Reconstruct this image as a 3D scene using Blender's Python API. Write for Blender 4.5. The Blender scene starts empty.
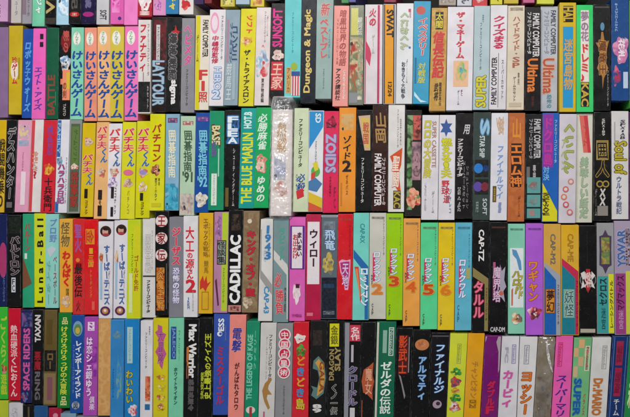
# A wall of boxed game cartridges, spines outwards, stacked in rows - Blender 4.5
import bpy, bmesh, math, random
from mathutils import Vector, Matrix
random.seed(11)
scene = bpy.context.scene
COL = scene.collection

# ----------------------------------------------------------------- camera (looks a little left and down at the wall)
W0, H0, FPX = 630.0, 417.0, 675.0
YAW, PITCH, DIST = math.radians(11.5), math.radians(3.7), 0.90
cd = bpy.data.cameras.new('camera')
cam = bpy.data.objects.new('camera', cd); COL.objects.link(cam)
cam.rotation_euler = (math.pi/2-PITCH, 0, YAW)
RM = cam.rotation_euler.to_matrix()
cam.location = -(RM @ Vector((0, 0, -1)))*DIST
cd.sensor_fit = 'HORIZONTAL'; cd.sensor_width = 36.0; cd.lens = 36.0*FPX/W0
cd.clip_start = .01; cd.clip_end = 50
scene.camera = cam
CL = cam.location.copy()

def P(px, py):
    """where a measured point of the wall of spines lies: (x, z) on the wall plane y = 0"""
    d = RM @ Vector(((px-W0/2)/FPX, -(py-H0/2)/FPX, -1.0))
    t = -CL.y/d.y
    return CL.x+d.x*t, CL.z+d.z*t

# ----------------------------------------------------------------- the boxes, row by row
FC = 'ファミリーコンピュータ'
ROWS = {}
def row(n): ROWS[n] = []; return ROWS[n]

r = row(0)   # x-left, x-right and lower edge are what shows; the rest of each box rises above
def z(xl, xr, yb, col, look, *e): ROWS[0].append(((xl+1.2, xr+1.2, yb-(93+.025*xl), xl, xr, yb), col, look, e))
z(-6, 7.5, 21.5, 'c79ac0', 'lilac box with dark magenta lettering, at the upper corner', ('D',.1,.82,.45,.95,'MSX','6a2350'))
z(11, 21, 23, 'c4bcb8', 'grey white box with faint grey print', ('v',.35,.3,.7,.92,FC,'8a8480'))
z(21.3, 31, 23.5, '98959c', 'dull grey box with a mauve band', ('R',.05,.2,.4,.9,'86707f'), ('v',.5,.4,.8,.92,FC,'6c6870'))
z(31.3, 43.5, 26, '78c8a4', 'mint green box with white slanted lettering', ('D',.3,.5,.75,.86,'ジャジャ','e6efe8','4b9c80'))
z(44, 55, 24, '16130f', 'black box with big gold capitals', ('U',.1,.55,.85,.88,'VIA','b9a368'), ('R',0,.93,1,1,'3a3630'))
z(55.3, 68.5, 24.5, 'a9cfe2', 'pale blue box with a cloudy white picture', ('A',.15,.5,.9,.9,'a8cde4 dfe9ee 7fb3d6 c9dcea'))
z(69, 81.2, 24, '1b1716', 'black box with a red rounded badge', ('O',.5,.9,.4,'a82a2a',.55), ('D',.25,.5,.75,.84,'戦記','57514e'), ('V',.3,.885,.7,.915,'王','e8c7b8'))
z(81.5, 96, 24, '25203f', 'indigo box with a magenta badge', ('O',.5,.9,.38,'a02c74',.45), ('D',.3,.5,.7,.83,'魔城','6a6488'))
z(96.5, 109, 24.5, 'c6c5c8', 'silver grey box with small dark print', ('D',.3,.85,.8,.95,'SOFT','4b4a50'))
z(110, 123.5, 24, 'dc5fae', 'magenta box with lace pattern print', ('A',.12,.5,.7,.88,'dc5fae e892c8 c84a98 b83f90'), ('O',.7,.94,.13,'4a2a78'))
z(124, 137.7, 25, 'ea82c2', 'plain pink box without lettering')
z(138, 152, 18, 'b32b3a', 'red box with a white rounded cartoon picture', ('AB',.5,.86,.42,.075,'e6dede d8c8cc e8e4e0 c04858'), ('d',.15,.945,.85,.985,'●●●','e8d8d0'))
z(152.3, 165.2, 15, 'd58fbe', 'lilac pink box with a violet doodle', ('AB',.4,.9,.25,.05,'7d3f96 d58fbe 4a2a70 e0b0d0'))
z(165.5, 178.6, 14, '2f79ab', 'blue box with yellow lettering', ('D',.3,.8,.8,.95,'キャ','d8c84a'))
z(179, 193.5, 14.5, 'dcd6d2', 'white box with a red printed crest', ('AB',.45,.9,.3,.05,'c4383a b83034 dc6a60 c4383a'))
z(194, 203.5, 4, '3c2a55', 'dark violet box pushed above its neighbours')
z(204, 211.5, 3, '7a2630', 'dark red box squeezed beside a violet one')
z(220, 234.3, 6.3, 'c6b23c', 'olive yellow box with colourful picture', ('A',.15,.8,.85,.98,'c6b23c 6f7f3c e0d27a 8a4b3a'))
z(236, 249.8, 4.5, 'a5bccb', 'pale steel blue box end')
z(250.2, 264, 6.5, 'd2c032', 'yellow box with red corner print', ('A',.2,.84,.85,.99,'d2c032 c8804a e0d060 b06040'))
z(265, 279.5, .5, '2b2530', 'nearly hidden black box above magenta lettering')
z(341.5, 348.8, 3, '3c8a4c', 'narrow green box end')
z(349.2, 356, 2.6, '5a5a9c', 'narrow periwinkle box end')
z(384, 396, 2.2, '8a2f40', 'dull crimson box end')
z(439, 456, 5, 'a89c92', 'tan grey box end', ('A',.1,.85,.9,.98,'a89c92 8a7f76 c0b4a8 94867a'))
z(457, 471.8, 5.5, 'c4c6cc', 'pale grey box with black scribbled print', ('D',.3,.86,.8,.98,'くん','4c4c58'))
z(472.2, 487.5, 5.7, 'c02b33', 'red box with a white emblem', ('AB',.5,.93,.3,.03,'e4d8d4 c02b33 e4d8d4 d06060'))
z(490.5, 502.5, 4, 'd2cc3c', 'lemon yellow box with dark print', ('D',.3,.86,.7,.97,'ブイ','4a4630'))
z(504, 518.5, 3.5, 'c8b03a', 'mustard box with black panel', ('R',.2,.8,.8,.94,'26221c'))
z(523, 534.5, 3, 'c05a84', 'dusky rose box end')
z(537, 554.3, 3.6, 'd3d64c', 'lime yellow box end')
z(556, 571, -1.5, '2d2b2e', 'black box hidden above a yellow framed one')
z(572, 590, -1.2, '5a4838', 'dark brown box')

r = row(1)
def b(s, col, look, *e):
    cur.append((tuple(float(k) for k in s.split()), col, look, e))
cur = r
b('-6 8 27 -7 7.5 117.5', '8a6d92', 'dusty purple box cut by the picture edge')
b('8.5 22.5 25.5 8 21 114.5', 'c9ad2d', 'mustard yellow box with white and red oval title', ('O',.45,.5,.3,'e6d8c4',2.4), ('V',.28,.35,.62,.66,'珍ゲーム','bf2f3a'), ('R',.72,.36,.82,.6,'9a8624'))
b('22.8 33.6 28.5 21.3 31.8 118', '2b50a2', 'royal blue box with sky blue lettering', ('V',.22,.14,.72,.93,'ロボッ子ウォーズ','5f9bd6'))
b('34 46.3 28.5 32 45.5 120', 'ea66b8', 'hot pink box with violet lettering and two black squares', ('V',.2,.42,.72,.9,'エイト・アイズ','6b3a9e'), ('R',.55,.06,.82,.12,'201820'), ('R',.55,.15,.82,.205,'201820'))
b('46.6 58.6 27.5 46 58 119.5', '115a42', 'dark green box with faded red lettering', ('U',.15,.52,.7,.95,'BATTLE','8a4436'), ('R',.75,.7,.82,.85,'3f7a5c'))
b('59 71.3 26 58.3 69.8 118.5', '17120f', 'black box with red oval, face and salmon panel', ('O',.5,.16,.4,'7f211f',2.0), ('D',.3,.05,.75,.28,'影の','b8504a','3a0f10'), ('AB',.5,.4,.42,.09,'d8e2ee 5a86b4 e8ddd0 2a3a58'), ('R',.1,.57,.42,.63,'e08060'), ('R',.28,.47,.92,.8,'ec8f6c'), ('R',.62,.5,.92,.68,'d8b83e'), ('V',.35,.6,.6,.78,'の剣','8a4a34'), ('d',.38,.84,.6,.97,'TAITO','b8b0a8'))
for s, col, nm in (('72 84.2 27.5 70.2 83.2 120.5','86d0b0','mint'), ('84.6 96.7 27.5 83.6 96.5 121','f2967e','salmon'), ('97 110 26.5 96.8 109.8 121','f4b57c','apricot'), ('110.3 124 26.5 110 123.4 121.5','d2be40','golden yellow'), ('124.4 138.2 26 123.7 137.4 120.5','f07ab8','candy pink')):
    b(s, col, nm+' box with white oval and blue brush lettering', ('O',.45,.12,.3,'ece7da',1.75), ('v',.3,.05,.6,.19,'さんすう','6a9a86' if nm!='mint' else '5a9a80'), ('V',.1,.25,.92,.97,'けいさんゲーム','274c98'))
b('139 151.6 20 138.2 151 114.5', 'dcd4d0', 'white box with red lettering above a black lower part', ('V',.15,.04,.62,.55,'ファナティ','c0303e'), ('R',.02,.66,.98,.985,'1c1416'), ('v',.72,.04,.9,.6,FC,'8a7c7c'), ('v',.72,.7,.86,.95,'カセット','b8b0b0'), ('R',.4,.56,.46,.655,'908080'))
b('152 166.7 17 151.5 165 112', '2a1216', 'black and maroon box with large steel blue capitals', ('A',.1,.03,.98,.5,'571620 3a1016 701f28 200c10'), ('R',.3,.08,.55,.5,'c9c4c4'), ('v',.33,.1,.52,.49,FC,'3a2226'), ('D',.08,.46,.85,.93,'LAYTOUR','9db6c8','3f5a70'))
b('167 181.6 17 165.2 179.6 111.5', '1f1b1c', 'black box with red star and grey outlined lettering', ('P',[.6,.08,.7,.14,.9,.15,.75,.19,.8,.25,.6,.21,.42,.25,.47,.19,.3,.15,.52,.14],'b02a30'), ('D',.18,.17,.72,.66,'機械/戦記','3a3638','a8a4a4'), ('D',.28,.67,.75,.92,'sigma','e2dedc'))
b('182 194.7 18 180 193.8 112.5', '8d8b90', 'mid grey box with hot pink slanted lettering', ('V',.25,.06,.75,.5,'ヘビメタ','d0508e','c09ab0',.2), ('v',.35,.54,.55,.93,FC,'3c3a3e'))
b('195.4 209.6 15 194.3 208.3 110', 'e2d8c6', 'cream box with yellow side band and black Latin capitals', ('R',0,0,.34,1,'d3c62c'), ('D',.52,.05,.9,.44,'FAMILY COMPUTER','2a2626'), ('v',.08,.2,.25,.5,'ゲーム','6a6420'), ('V',.3,.57,.88,.92,'F1照','c8403a'))
b('210 226 9.5 208.8 223.4 106', 'e0dadc', 'white box with pink oval and red and blue lettering', ('O',.32,.14,.27,'e49ab8',2.6), ('O',.32,.14,.19,'e6d4dc',2.6), ('V',.2,.27,.56,.56,'中嶋悟監修','c02f50'), ('v',.72,.06,.88,.52,FC,'7a7684'), ('D',.35,.6,.8,.83,'HERO','c8d4e4','4a72b0'), ('V',.25,.83,.75,.93,'2','c8d8e8','4a72b0'))
b('226.5 240.7 10 223.8 237.9 105.5', '8fa3ae', 'steel grey box with navy and pale lettering', ('R',.1,.1,.26,.55,'a88494'), ('V',.5,.16,.86,.54,'コンビニ','2a4068','8fa3ae'), ('D',.34,.14,.5,.55,'ファミコン','3c5274'), ('V',.18,.56,.5,.95,'競馬王','c6d0d2'), ('R',.6,.55,.8,.94,'a0b0b8'))
b('241 256.6 8.5 238.3 253.5 106.3', 'dcd22e', 'bright yellow box with red crest above black lettering', ('D',.4,.07,.75,.25,'ソフト','c8502a','e8a03a'), ('AB',.42,.33,.36,.05,'d8a890 c05040 e0d040 e8c8b0'), ('V',.3,.42,.66,.97,'ザ・トライアスロン','2a2620'))
b('256.9 271.2 7.5 254 268.6 105.5', 'e0d4d2', 'pinkish white box with blue and red curled picture', ('v',.55,.04,.7,.36,FC,'7a6a74'), ('v',.74,.08,.84,.3,'ゲーム','8a7a84'), ('AB',.5,.57,.42,.15,'cc4c52 e0d4d2 7aa8c4 b83a44'), ('AB',.3,.56,.22,.1,'7fb0cc e0d4d2 a6c4d4 7fb0cc'), ('v',.45,.72,.66,.97,'東京物語編','3c3034'))
b('271.6 284.7 3 269.3 283.5 97.5', '231c20', 'black box with magenta capitals and red panel below', ('U',.14,.06,.8,.46,'SUNSOFT','d6388a'), ('AB',.55,.55,.4,.055,'e8d4c8 c8a49a d8dce0 5a4a50'), ('R',.08,.62,.92,.92,'cc3a40'), ('V',.15,.63,.85,.91,'王家','e8b8a8','b02a34'))
b('285 301.6 -3 284 300 97.5', '6cc8ca', 'turquoise box with striped flag near its foot', ('v',.42,.15,.56,.56,FC,'2f7a86'), ('R',.1,.7,.42,.96,'c9a060'), ('v',.15,.7,.36,.95,'アメリカ','8a4a2a'), ('O',.6,.69,.2,'9ab03a',1.2), ('R',.45,.78,.96,.98,'e0dcdc'), ('R',.5,.78,.58,.98,'c03a42'), ('R',.66,.78,.74,.98,'c03a42'), ('R',.82,.78,.9,.98,'c03a42'), ('R',.45,.74,.96,.785,'38508a'))
b('302 316.6 -3 300.3 315.3 103', '17222c', 'blue black box with tall gold Latin lettering', ('U',.2,.12,.72,.9,'Dungeon & Magic','d8bf72'))
b('317 333.7 -2 315.6 331.3 99', '96ada8', 'grey green box with pink red lettering', ('V',.3,.05,.75,.18,'新','c05a5a','d8b0a8'), ('V',.25,.2,.68,.6,'ベストプレ','c4605c','c8b4ac'), ('v',.74,.3,.86,.6,'ベースボール','4a90b0'), ('v',.44,.7,.56,.9,FC,'6a8a88'))
b('334.6 349.7 6 332.6 348 106.5', 'ec9c92', 'salmon pink box with brown kanji title', ('V',.42,.04,.8,.6,'暗黒世界の物語','a04a44'), ('D',.2,.13,.32,.58,'ファミリーコンピュータ用','a85a50'), ('V',.2,.62,.46,.94,'アスク講談社','2e2024'), ('v',.66,.64,.82,.93,'CARTRIDGE','f4dcd6'))
b('350 364 5 348.3 363.2 105', '79806e', 'clear wrapped box with yellow label and red green artwork', ('R',.1,.03,.6,.3,'c9c468'), ('V',.6,.12,.85,.3,'銀河伝','dcdcd0'), ('A',.06,.32,.95,.86,'b8503c 6a7c58 c8b48a a83c34'), ('A',.6,.34,.9,.95,'d8d0c0 7a8468 a8a888 9a5a48'), ('R',.05,.88,.6,.98,'8a8c90'))
b('365 382.6 4 363.5 382 104', 'd9d1d3', 'white box with crimson side stripes and red leaf', ('R',0,.12,.09,1,'c23a5c'), ('P',[0,.35,.3,.44,.38,.5,.3,.62,.1,.55,0,.5],'c23a5c'), ('R',.72,0,.84,1,'b83a62'), ('V',.28,.04,.6,.22,'火の','c4304a','',.15), ('v',.4,.3,.56,.5,'ゲーム','a8b090'))
b('383.4 396.2 4 383 395.6 104.3', 'b9b6bc', 'orange striped box with black capitals at the top', ('R',.06,0,.88,1,'2a2224'), ('R',.14,0,.8,1,'e0982a'), ('D',.28,.06,.78,.33,'SWAT','241c18'), ('D',.4,.78,.68,.92,'12/24','4a3a1c'))
b('397 413.8 3.5 395.8 412.2 104', 'dededf', 'white box with sketchy olive green title', ('D',.25,.1,.7,.46,'くにおくん','b4bc98','6a7c4c'), ('O',.8,.44,.07,'4a70a8'), ('V',.35,.58,.52,.95,'おきらく大戦争','4a4c58'), ('v',.6,.55,.7,.8,'ゲーム','8890a0'), ('d',.7,.06,.84,.14,'F','c05060'))
b('414 430.9 1 412.5 428.7 104', '3f9cc0', 'azure box with white and red title and yellow lettering', ('O',.42,.09,.28,'c05a50',.9), ('V',.32,.16,.8,.53,'イベスタリー','cc3a40','e6d8d4'), ('V',.35,.6,.72,.8,'対戦版','d0c84a'), ('R',.1,.55,.2,.8,'2a6f94'), ('P',[.1,.88,.5,.96,.9,.98,.5,.985,.1,.92],'c8e0e8'))
b('431.9 447.6 8 428.9 445.3 111', 'c09752', 'golden brown box with red lettering and black crest', ('A',.02,.02,.98,.98,'c49a54 ba9049 caa460 b2863f'), ('R',.25,.04,.75,.21,'2a2618'), ('V',.3,.045,.7,.2,'太閤','d8c44a'), ('V',.18,.23,.8,.68,'信長伝記','c43a40','d0624c'), ('V',.32,.73,.5,.9,'武将','2e2218'), ('v',.58,.72,.74,.95,'戦国武将伝','3a2a1c'))
b('447.9 474 7 446 472.2 110.5', 'dfdadf', 'wide white box with red orange title above small picture', ('V',.38,.05,.62,.5,'ザ・マネーゲーム','c0405a','e0a080'), ('R',.25,.52,.82,.77,'e6b892'), ('AB',.55,.63,.2,.09,'6ab0a8 e0b080 88b868 5a98b0'), ('v',.42,.8,.5,.95,'ゲーム','6a6a80'), ('v',.55,.8,.62,.86,'FC','8a4a60'))
b('474.4 490.2 6 472.7 488.6 110', 'b2c4c8', 'pale blue grey box with yellow black lettering below', ('v',.36,.16,.52,.62,FC,'34506c'), ('v',.5,.08,.62,.16,'用','5a7284'), ('U',.2,.67,.78,.97,'SUPER','d2c840','2a2a24'))
b('490.8 507.6 5 488.9 505.9 109.5', 'dcd8da', 'white box with crimson slanted title over black capitals', ('V',.2,.1,.82,.42,'クイズまる','c02c54','',.15), ('U',.12,.5,.42,.95,'FAMILY COMPUTER','2e2a34'), ('R',.5,.46,.53,.98,'5a5660'), ('v',.68,.52,.84,.9,'スーパーカセット','6a6672'))
b('508 525 5 506.2 524 109.8', 'd9ccb6', 'cream box with russet lettering', ('V',.34,.1,.72,.6,'ハイドライド・SP','a8604c'), ('d',.15,.02,.9,.05,'FAMILY COMPUTER','8a7c6c'), ('v',.36,.68,.54,.92,'ゲームカセット','4a3c34'), ('v',.62,.64,.74,.76,'専用','6a5a50'), ('R',.15,.93,.85,.97,'c4b49c'))
b('525.5 540.8 7 524.6 540.7 110.5', '221c1c', 'black box with white capitals over orange Latin title', ('D',.5,.06,.9,.48,'FAMILY COMPUTER','d6d2d0'), ('D',.14,.05,.4,.45,'ファミリーコンピュータ','c0bcb8'), ('D',.18,.5,.8,.82,'Ultima','dc7c3a'), ('v',.4,.86,.6,.96,'聖者','5a2a24'))
b('541.4 558.8 5 541 558 111', 'b9bdc4', 'silver box with dark capitals over brick red Latin title', ('D',.6,.04,.88,.46,'FAMILY COMPUTER','3a3c50'), ('D',.2,.05,.5,.45,'ファミリーコンピュータ','8a8e9c'), ('D',.15,.5,.78,.83,'Ultima','b4583e','d8a890'), ('V',.4,.84,.62,.97,'恐怖の','5a8a94'))
b('559.3 575.8 3 559.1 575.7 112', 'd6b530', 'yellow framed box with blue panel and tan lettering', ('R',.22,.03,.82,.18,'241e16'), ('D',.25,.04,.8,.17,'HAL','c8a83c'), ('R',.2,.22,.82,.96,'2a94c8'), ('V',.3,.33,.76,.8,'迷宮島物','d2a45a','3f8cae'))
b('576.3 592.9 5 576.2 593.4 112', '3fd070', 'vivid green box with white centre strip of red lettering', ('R',.26,.05,.74,.8,'e6dcd4'), ('V',.3,.06,.7,.34,'夢の花','8a7484','d4b8c8'), ('V',.28,.36,.72,.72,'ドレミ♪','cc3044','e8c8a0'), ('R',.26,.72,.74,.95,'241f18'), ('D',.3,.73,.7,.945,'KAC','c8a848'))
b('593.6 610.8 4 593.8 610.9 110.5', '1f1c1b', 'black box with bronze dragon shaped emblem', ('R',.08,.02,.92,.035,'4a4644'), ('O',.52,.21,.12,'5a8aa8',2), ('P',[.46,.26,.56,.26,.66,.36,.9,.34,.78,.42,.72,.55,.86,.6,.6,.7,.53,.8,.5,.68,.2,.6,.38,.52,.34,.42,.12,.36,.4,.36],'a8743c'), ('D',.32,.34,.75,.66,'魔竜王','6a3c1c','c89454'), ('v',.78,.62,.88,.96,FC,'b8b4b0'))
b('611.6 629 -2 611.7 629.5 100.5', '1f4a84', 'navy blue box with pink flower lettering', ('U',.2,.05,.36,.32,'ファミリーコンピュータ','9ab4d4'), ('AB',.55,.5,.42,.13,'d890b0 b86a98 e0b8c8 1f4a84'), ('D',.4,.4,.75,.6,'花札','f0d8e0','a85888'), ('AB',.3,.76,.22,.09,'b83850 1f4a84 d07088 b83850'), ('R',.66,.72,.92,.88,'b8c8dc'))
b('629.6 646 0 630 646 108', '4cb040', 'grass green box cut by the picture edge', ('R',.3,.1,.7,.9,'d8d0b0'))

cur = row(2)
b('-9 6.6 120 -11 4.2 212.5', 'd8b028', 'amber box with black lettering cut by the picture edge', ('V',.55,.2,.95,.95,'戦闘機乗り','3a3020'))
b('7 17.6 120 4.6 13.7 213.2', '1a1718', 'black box with silver edged jagged lettering', ('V',.15,.08,.85,.85,'デスハンター','2a2628','b4b0ae',.1), ('R',.2,.88,.8,.94,'6a6464'))
b('18 31.5 120 14 27.5 212.3', 'e4a0bc', 'pale pink box with faded picture and white strip', ('A',.1,.05,.85,.22,'d8b0a8 e0c890 c0a0b8 e4a0bc'), ('A',.1,.22,.85,.28,'7a98b8 a8a8c0 88a8b8 b898b0'), ('v',.4,.35,.55,.55,FC,'a0587c'), ('R',.4,.56,.75,.92,'ecd4dc'))
b('31.8 43.8 119.5 27.7 40 212.3', 'e0d9d6', 'white box with red stripe along one side', ('R',0,0,.3,1,'cc4a50'), ('D',.2,.35,.62,.55,'キテレツ','d8a890','b84a48'), ('V',.3,.55,.62,.64,'?','c0303c'))
b('44.1 57.2 120 40.4 54 213', 'd22f3c', 'red box with black kanji and yellow round crest', ('V',.35,.06,.7,.38,'桃色忍','7a4a98'), ('AB',.5,.53,.34,.06,'d8a838 c84a30 e0b850 d8702a'), ('V',.24,.62,.8,.98,'十兵衛門','241418'))
b('57.6 69.7 119.5 54.4 66.7 213', 'dfdde2', 'white box with blue band and purple red lettering', ('R',.02,0,.32,.4,'2f62a4'), ('R',.02,.88,.3,1,'2f62a4'), ('D',.05,.04,.28,.36,'FAMILY','9ab8d8'), ('AB',.3,.45,.22,.05,'4a80a0 c84050 88b0c0 3a6a90'), ('V',.2,.47,.72,.9,'ハラハラ日記','b02a58','8090c0'), ('v',.78,.4,.92,.9,FC,'8a8694'))
b('70.1 82.3 120 67.1 79.6 213.5', '8f9490', 'clear cased box with olive upper and red brown lower panel', ('R',.15,.04,.88,.98,'53604a'), ('R',.22,.07,.8,.48,'5f7a3c'), ('D',.38,.1,.68,.44,'ゲームソフト','4a5a38'), ('AB',.5,.5,.3,.03,'e0d8c8 c84a40 e8e0d0 d0b8a8'), ('V',.25,.55,.8,.93,'将軍家','a8382c','6a4038'))
P8 = 'パチ夫くん'
def pachi(s, col, nm, v0, v1, oc, *e):
    b(s, col, nm, ('V',.1,v0,.84,v0+(v1-v0)*.62,'パチ夫','cc2c44','e8c0b0'), ('V',.45,v0+(v1-v0)*.6,.9,v1,'くん','2c64a0','d8c8b0'), ('AB',.5,oc,.32,.045,'a88070 d8c0a8 c05848 e0d8d0'), *e)
pachi('83 95.8 123 80 92.8 217', 'd9ba28', 'amber yellow box with black bars and red lettering below middle', .33, .66, .2, ('R',.3,.7,.55,.8,'241c14'), ('v',.35,.82,.6,.97,'ココナッツ','3a2e1c'))
pachi('96.3 108.7 122 93.2 106.7 219', 'f0b478', 'peach box with red and blue lettering at its top', .04, .42, .52, ('R',.3,.7,.6,.8,'2a2018'), ('R',.3,.86,.6,.97,'2a2018'), ('v',.36,.79,.56,.87,'号','3a2e20'))
pachi('109 122.6 123.5 107 119.9 219.3', 'e4dfe2', 'white box with red and blue lettering over violet scribble', .05, .45, .51, ('AB',.4,.62,.32,.06,'9a78b0 e4dfe2 7a5a98 c8b8d0'), ('R',.3,.66,.52,.78,'2a2428'), ('R',.3,.87,.5,.97,'2a2428'), ('v',.56,.66,.72,.95,'ココナッツ','5a5258'))
pachi('123 136.3 122 120.2 134.2 219.6', 'd8d428', 'lemon yellow box with pink oval among four lettered alike', .06, .46, .63, ('O',.5,.52,.36,'d8708c',.6), ('v',.45,.7,.62,.95,'パチンコ','a8a03c'))
pachi('136.7 150.8 121 134.6 149 219', 'd6d226', 'yellow box with violet badge, last of the red lettered', .07, .47, .53, ('O',.5,.53,.25,'9a8ac0',.7), ('AB',.5,.68,.3,.05,'e0dcd0 c89868 e8e4d8 d6d226'), ('R',.32,.74,.54,.82,'241f10'), ('v',.36,.83,.62,.97,'ココナッツ','2e2814'))
b('151 165.6 114 149.4 164 211', 'd9d62a', 'yellow box with dark red katakana above a face', ('V',.2,.1,.72,.5,'パチコン','a83a26'), ('AB',.42,.58,.3,.055,'3a2418 d8a080 c87858 2a1a14'), ('v',.36,.66,.54,.9,'東芝イーエムアイ','4a4418'), ('v',.6,.66,.72,.74,'専用','5a5420'), ('R',.15,.92,.8,.96,'c8c020'))
b('166 179.8 114 164.4 178.3 213.4', '88b0c8', 'soft blue box with cream kanji above teal sea picture', ('R',.15,.04,.85,.09,'3a3a6a'), ('d',.2,.045,.8,.085,'HECT','c07a90'), ('V',.25,.16,.72,.66,'囲碁指南','e6e0c0'), ('A',.04,.72,.96,.99,'3f9ab8 5ab0c8 2f84a4 88b0c8'))
b('180.3 195.2 116 178.7 193.4 216.5', 'b4ceb0', 'sage green box with dark kanji and stone picture', ('R',.15,.05,.85,.09,'a03a40'), ('d',.2,.052,.8,.088,'HECT','e0c8b8'), ('V',.28,.14,.76,.56,'囲碁指南','3e5a44'), ('H',.2,.56,.84,.66,"'91",'3e5a44'), ('A',.05,.78,.95,.99,'b0a8a0 c8bcb0 a08888 b8b4a8'))
b('195.6 209.6 112.5 193.7 207.8 214.2', '23509a', 'blue box with aqua kanji and pebble picture', ('R',.1,.04,.9,.09,'4a3a8a'), ('d',.15,.045,.85,.085,'HECT','b070a8'), ('V',.28,.17,.82,.64,'囲碁指南','7cc8d8'), ('H',.22,.64,.88,.74,"'92",'7cc8d8'), ('AB',.5,.87,.4,.07,'d8d0c0 b0a898 e4dcd0 8a8478'))
b('210.2 224.6 111 208.1 223.4 210.3', '149066', 'emerald box with curved maroon banner and white strip', ('P',[.12,.14,.32,.13,.6,.2,.8,.32,.74,.38,.5,.27,.16,.22],'5a2030'), ('D',.2,.15,.72,.34,'BASE','d8d098','5a2030',0), ('V',.2,.3,.46,.46,'必勝','6a4a90','149066'), ('R',.62,.38,.7,.66,'9ad0b4'), ('R',.2,.63,.56,.95,'d8e0d4'), ('v',.3,.64,.46,.94,FC,'7a9a88'))
b('225 240.8 110 223.7 238.2 210.6', '171514', 'black box with glowing ice blue letters at the top', ('A',.1,.05,.92,.34,'1a2c4a 3f78b0 12161c 2a5080'), ('V',.2,.06,.82,.34,'FLEA','e4f0f4','3a80c0'), ('v',.54,.38,.7,.97,'シューティングゲーム','c4bcb8'), ('R',.08,.78,.3,.97,'6a5a2c'))
b('241.2 256.2 108 238.5 253.6 208.4', '0f9a92', 'teal box with tall yellow capitals', ('U',.22,.04,.7,.2,'HOT.B','cce8e0'), ('U',.16,.25,.82,.95,'THE BLUE MARLIN','d8dc34'))
b('256.5 271.8 107.5 253.9 268.6 208', '22a45c', 'green box with white kanji above and below pink faces', ('V',.2,.06,.72,.42,'必勝麻雀','dce8dc','4ab078'), ('AB',.42,.52,.34,.05,'e0a898 c87868 e8c8b8 22a45c'), ('AB',.48,.6,.36,.05,'d89888 e8d0c0 b86858 22a45c'), ('V',.22,.68,.72,.94,'ゆめの','e0e8dc','4ab078'))
b('272.5 292.5 109.5 270 291.2 216', 'e6dad4', 'box in crinkled bubble wrap with faint tan lettering', ('V',.3,.12,.68,.4,'熱戦','b8905c','d8ccc0'), ('A',.15,.44,.7,.66,'8890b0 a8a8b8 98a0b8 c0b8b8'), ('AB',.5,.74,.3,.07,'b86a60 c89888 d0c0b8 a87068'))
b('294.2 308.6 108 292.4 307.6 212', 'ccd6b4', 'pale celery box with slanted red and blue logo', ('V',.34,.1,.56,.57,FC,'3c4030'), ('V',.3,.63,.76,.8,'必殺','2a4a94','',.2), ('P',[.2,.8,.66,.77,.74,.85,.28,.88],'c8363c'), ('v',.16,.63,.28,.78,'ジャ','2a4a94'))
b('308.9 323.9 110.5 307.8 322.2 212', 'e0dfe0', 'white box with blue slanted top and coloured blocks', ('P',[0,.0,1,0,1,.16,0,.38],'2f8cc8'), ('D',.45,.03,.8,.12,'SD','d0e4f0','1c5c94'), ('v',.42,.3,.58,.52,FC,'5a5a60'), ('O',.5,.6,.3,'5aa850',1.2), ('P',[.3,.52,.6,.5,.7,.58,.45,.6],'d8c83a'), ('P',[.2,.62,.5,.6,.45,.7,.2,.7],'c84838'), ('P',[0,.7,.5,.66,1,.72,.6,.8,0,.78],'4a78a8'), ('P',[0,.8,1,.86,1,.96,0,.9],'d8b838'), ('P',[0,.9,1,.96,1,1,0,1],'d05a40'))
b('324.3 338.8 111 322.6 338 213', 'da3058', 'crimson box with steel blue outlined capitals', ('AB',.5,.12,.35,.06,'802038 da3058 401828 c04868'), ('D',.16,.23,.8,.6,'ZOIDS','b8a4c4','5a6aa0'), ('v',.4,.64,.54,.84,'中央大陸の戦い','6a1c38'), ('v',.7,.74,.84,.96,'FC','8a2040'))
b('339.3 356.2 107.5 338.5 355.2 212', 'ee9438', 'orange box with bold black katakana and numeral two', ('A',.12,.06,.85,.22,'d89848 c8a878 e0a050 b8a078'), ('V',.25,.27,.7,.5,'ゾイド','2a1a12'), ('V',.22,.5,.72,.62,'2','2a1a12'), ('v',.42,.64,.56,.84,'ゼネバス','6a3c18'), ('R',.1,.72,.2,.94,'c87c30'))
b('357 372.7 110 355.6 371.7 211', '1d191a', 'black box with yellow and pink wedge picture', ('P',[.1,.06,.85,.05,.88,.4,.52,.4],'c8a890'), ('P',[.24,.08,.8,.08,.84,.38,.58,.37],'d0b45c'), ('V',.44,.12,.74,.34,'戦国','b85848'), ('v',.3,.47,.52,.92,'ファミリーコンピュータ','d8d4d2'))
b('373 388.2 105 372.1 387.6 211', '3a2420', 'dark brown box with tan symbols and white capitals', ('V',.2,.07,.86,.36,'山岡','ab8552'), ('D',.16,.46,.58,.95,'FAMILY COMPUTER','e4dedc'), ('D',.62,.5,.86,.94,'ファミリーコンピュータ','b8aca8'))
b('388.6 405.1 105 388 404.1 212', 'dfdbd6', 'white box with red orange diagonal logo', ('v',.52,.04,.64,.4,FC,'6a6664'), ('v',.7,.12,.8,.38,'専用','8a8684'), ('P',[.1,.48,.86,.4,.8,.56,.66,.62,.8,.84,.5,.78,.3,.72,.36,.58],'cc5430'), ('V',.3,.47,.66,.77,'聖闘','f0dccc','cc5430',.2), ('R',.32,.8,.78,.97,'3a3420'), ('D',.36,.81,.74,.96,'KAC','b8a048'))
b('405.7 421.8 110 404.6 420.8 216.2', '26241f', 'black wrapped box with red and green flower artwork', ('A',.12,.05,.45,.94,'3f6a40 88a878 26301f 5a8a50'), ('A',.45,.05,.95,.28,'b83a3c c86458 3a2a24 a84048'), ('A',.42,.3,.95,.66,'8a6a70 b08890 5a4a54 a07878'), ('AB',.55,.83,.42,.09,'d87858 e8b090 b84838 6a8a58'))
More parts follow.
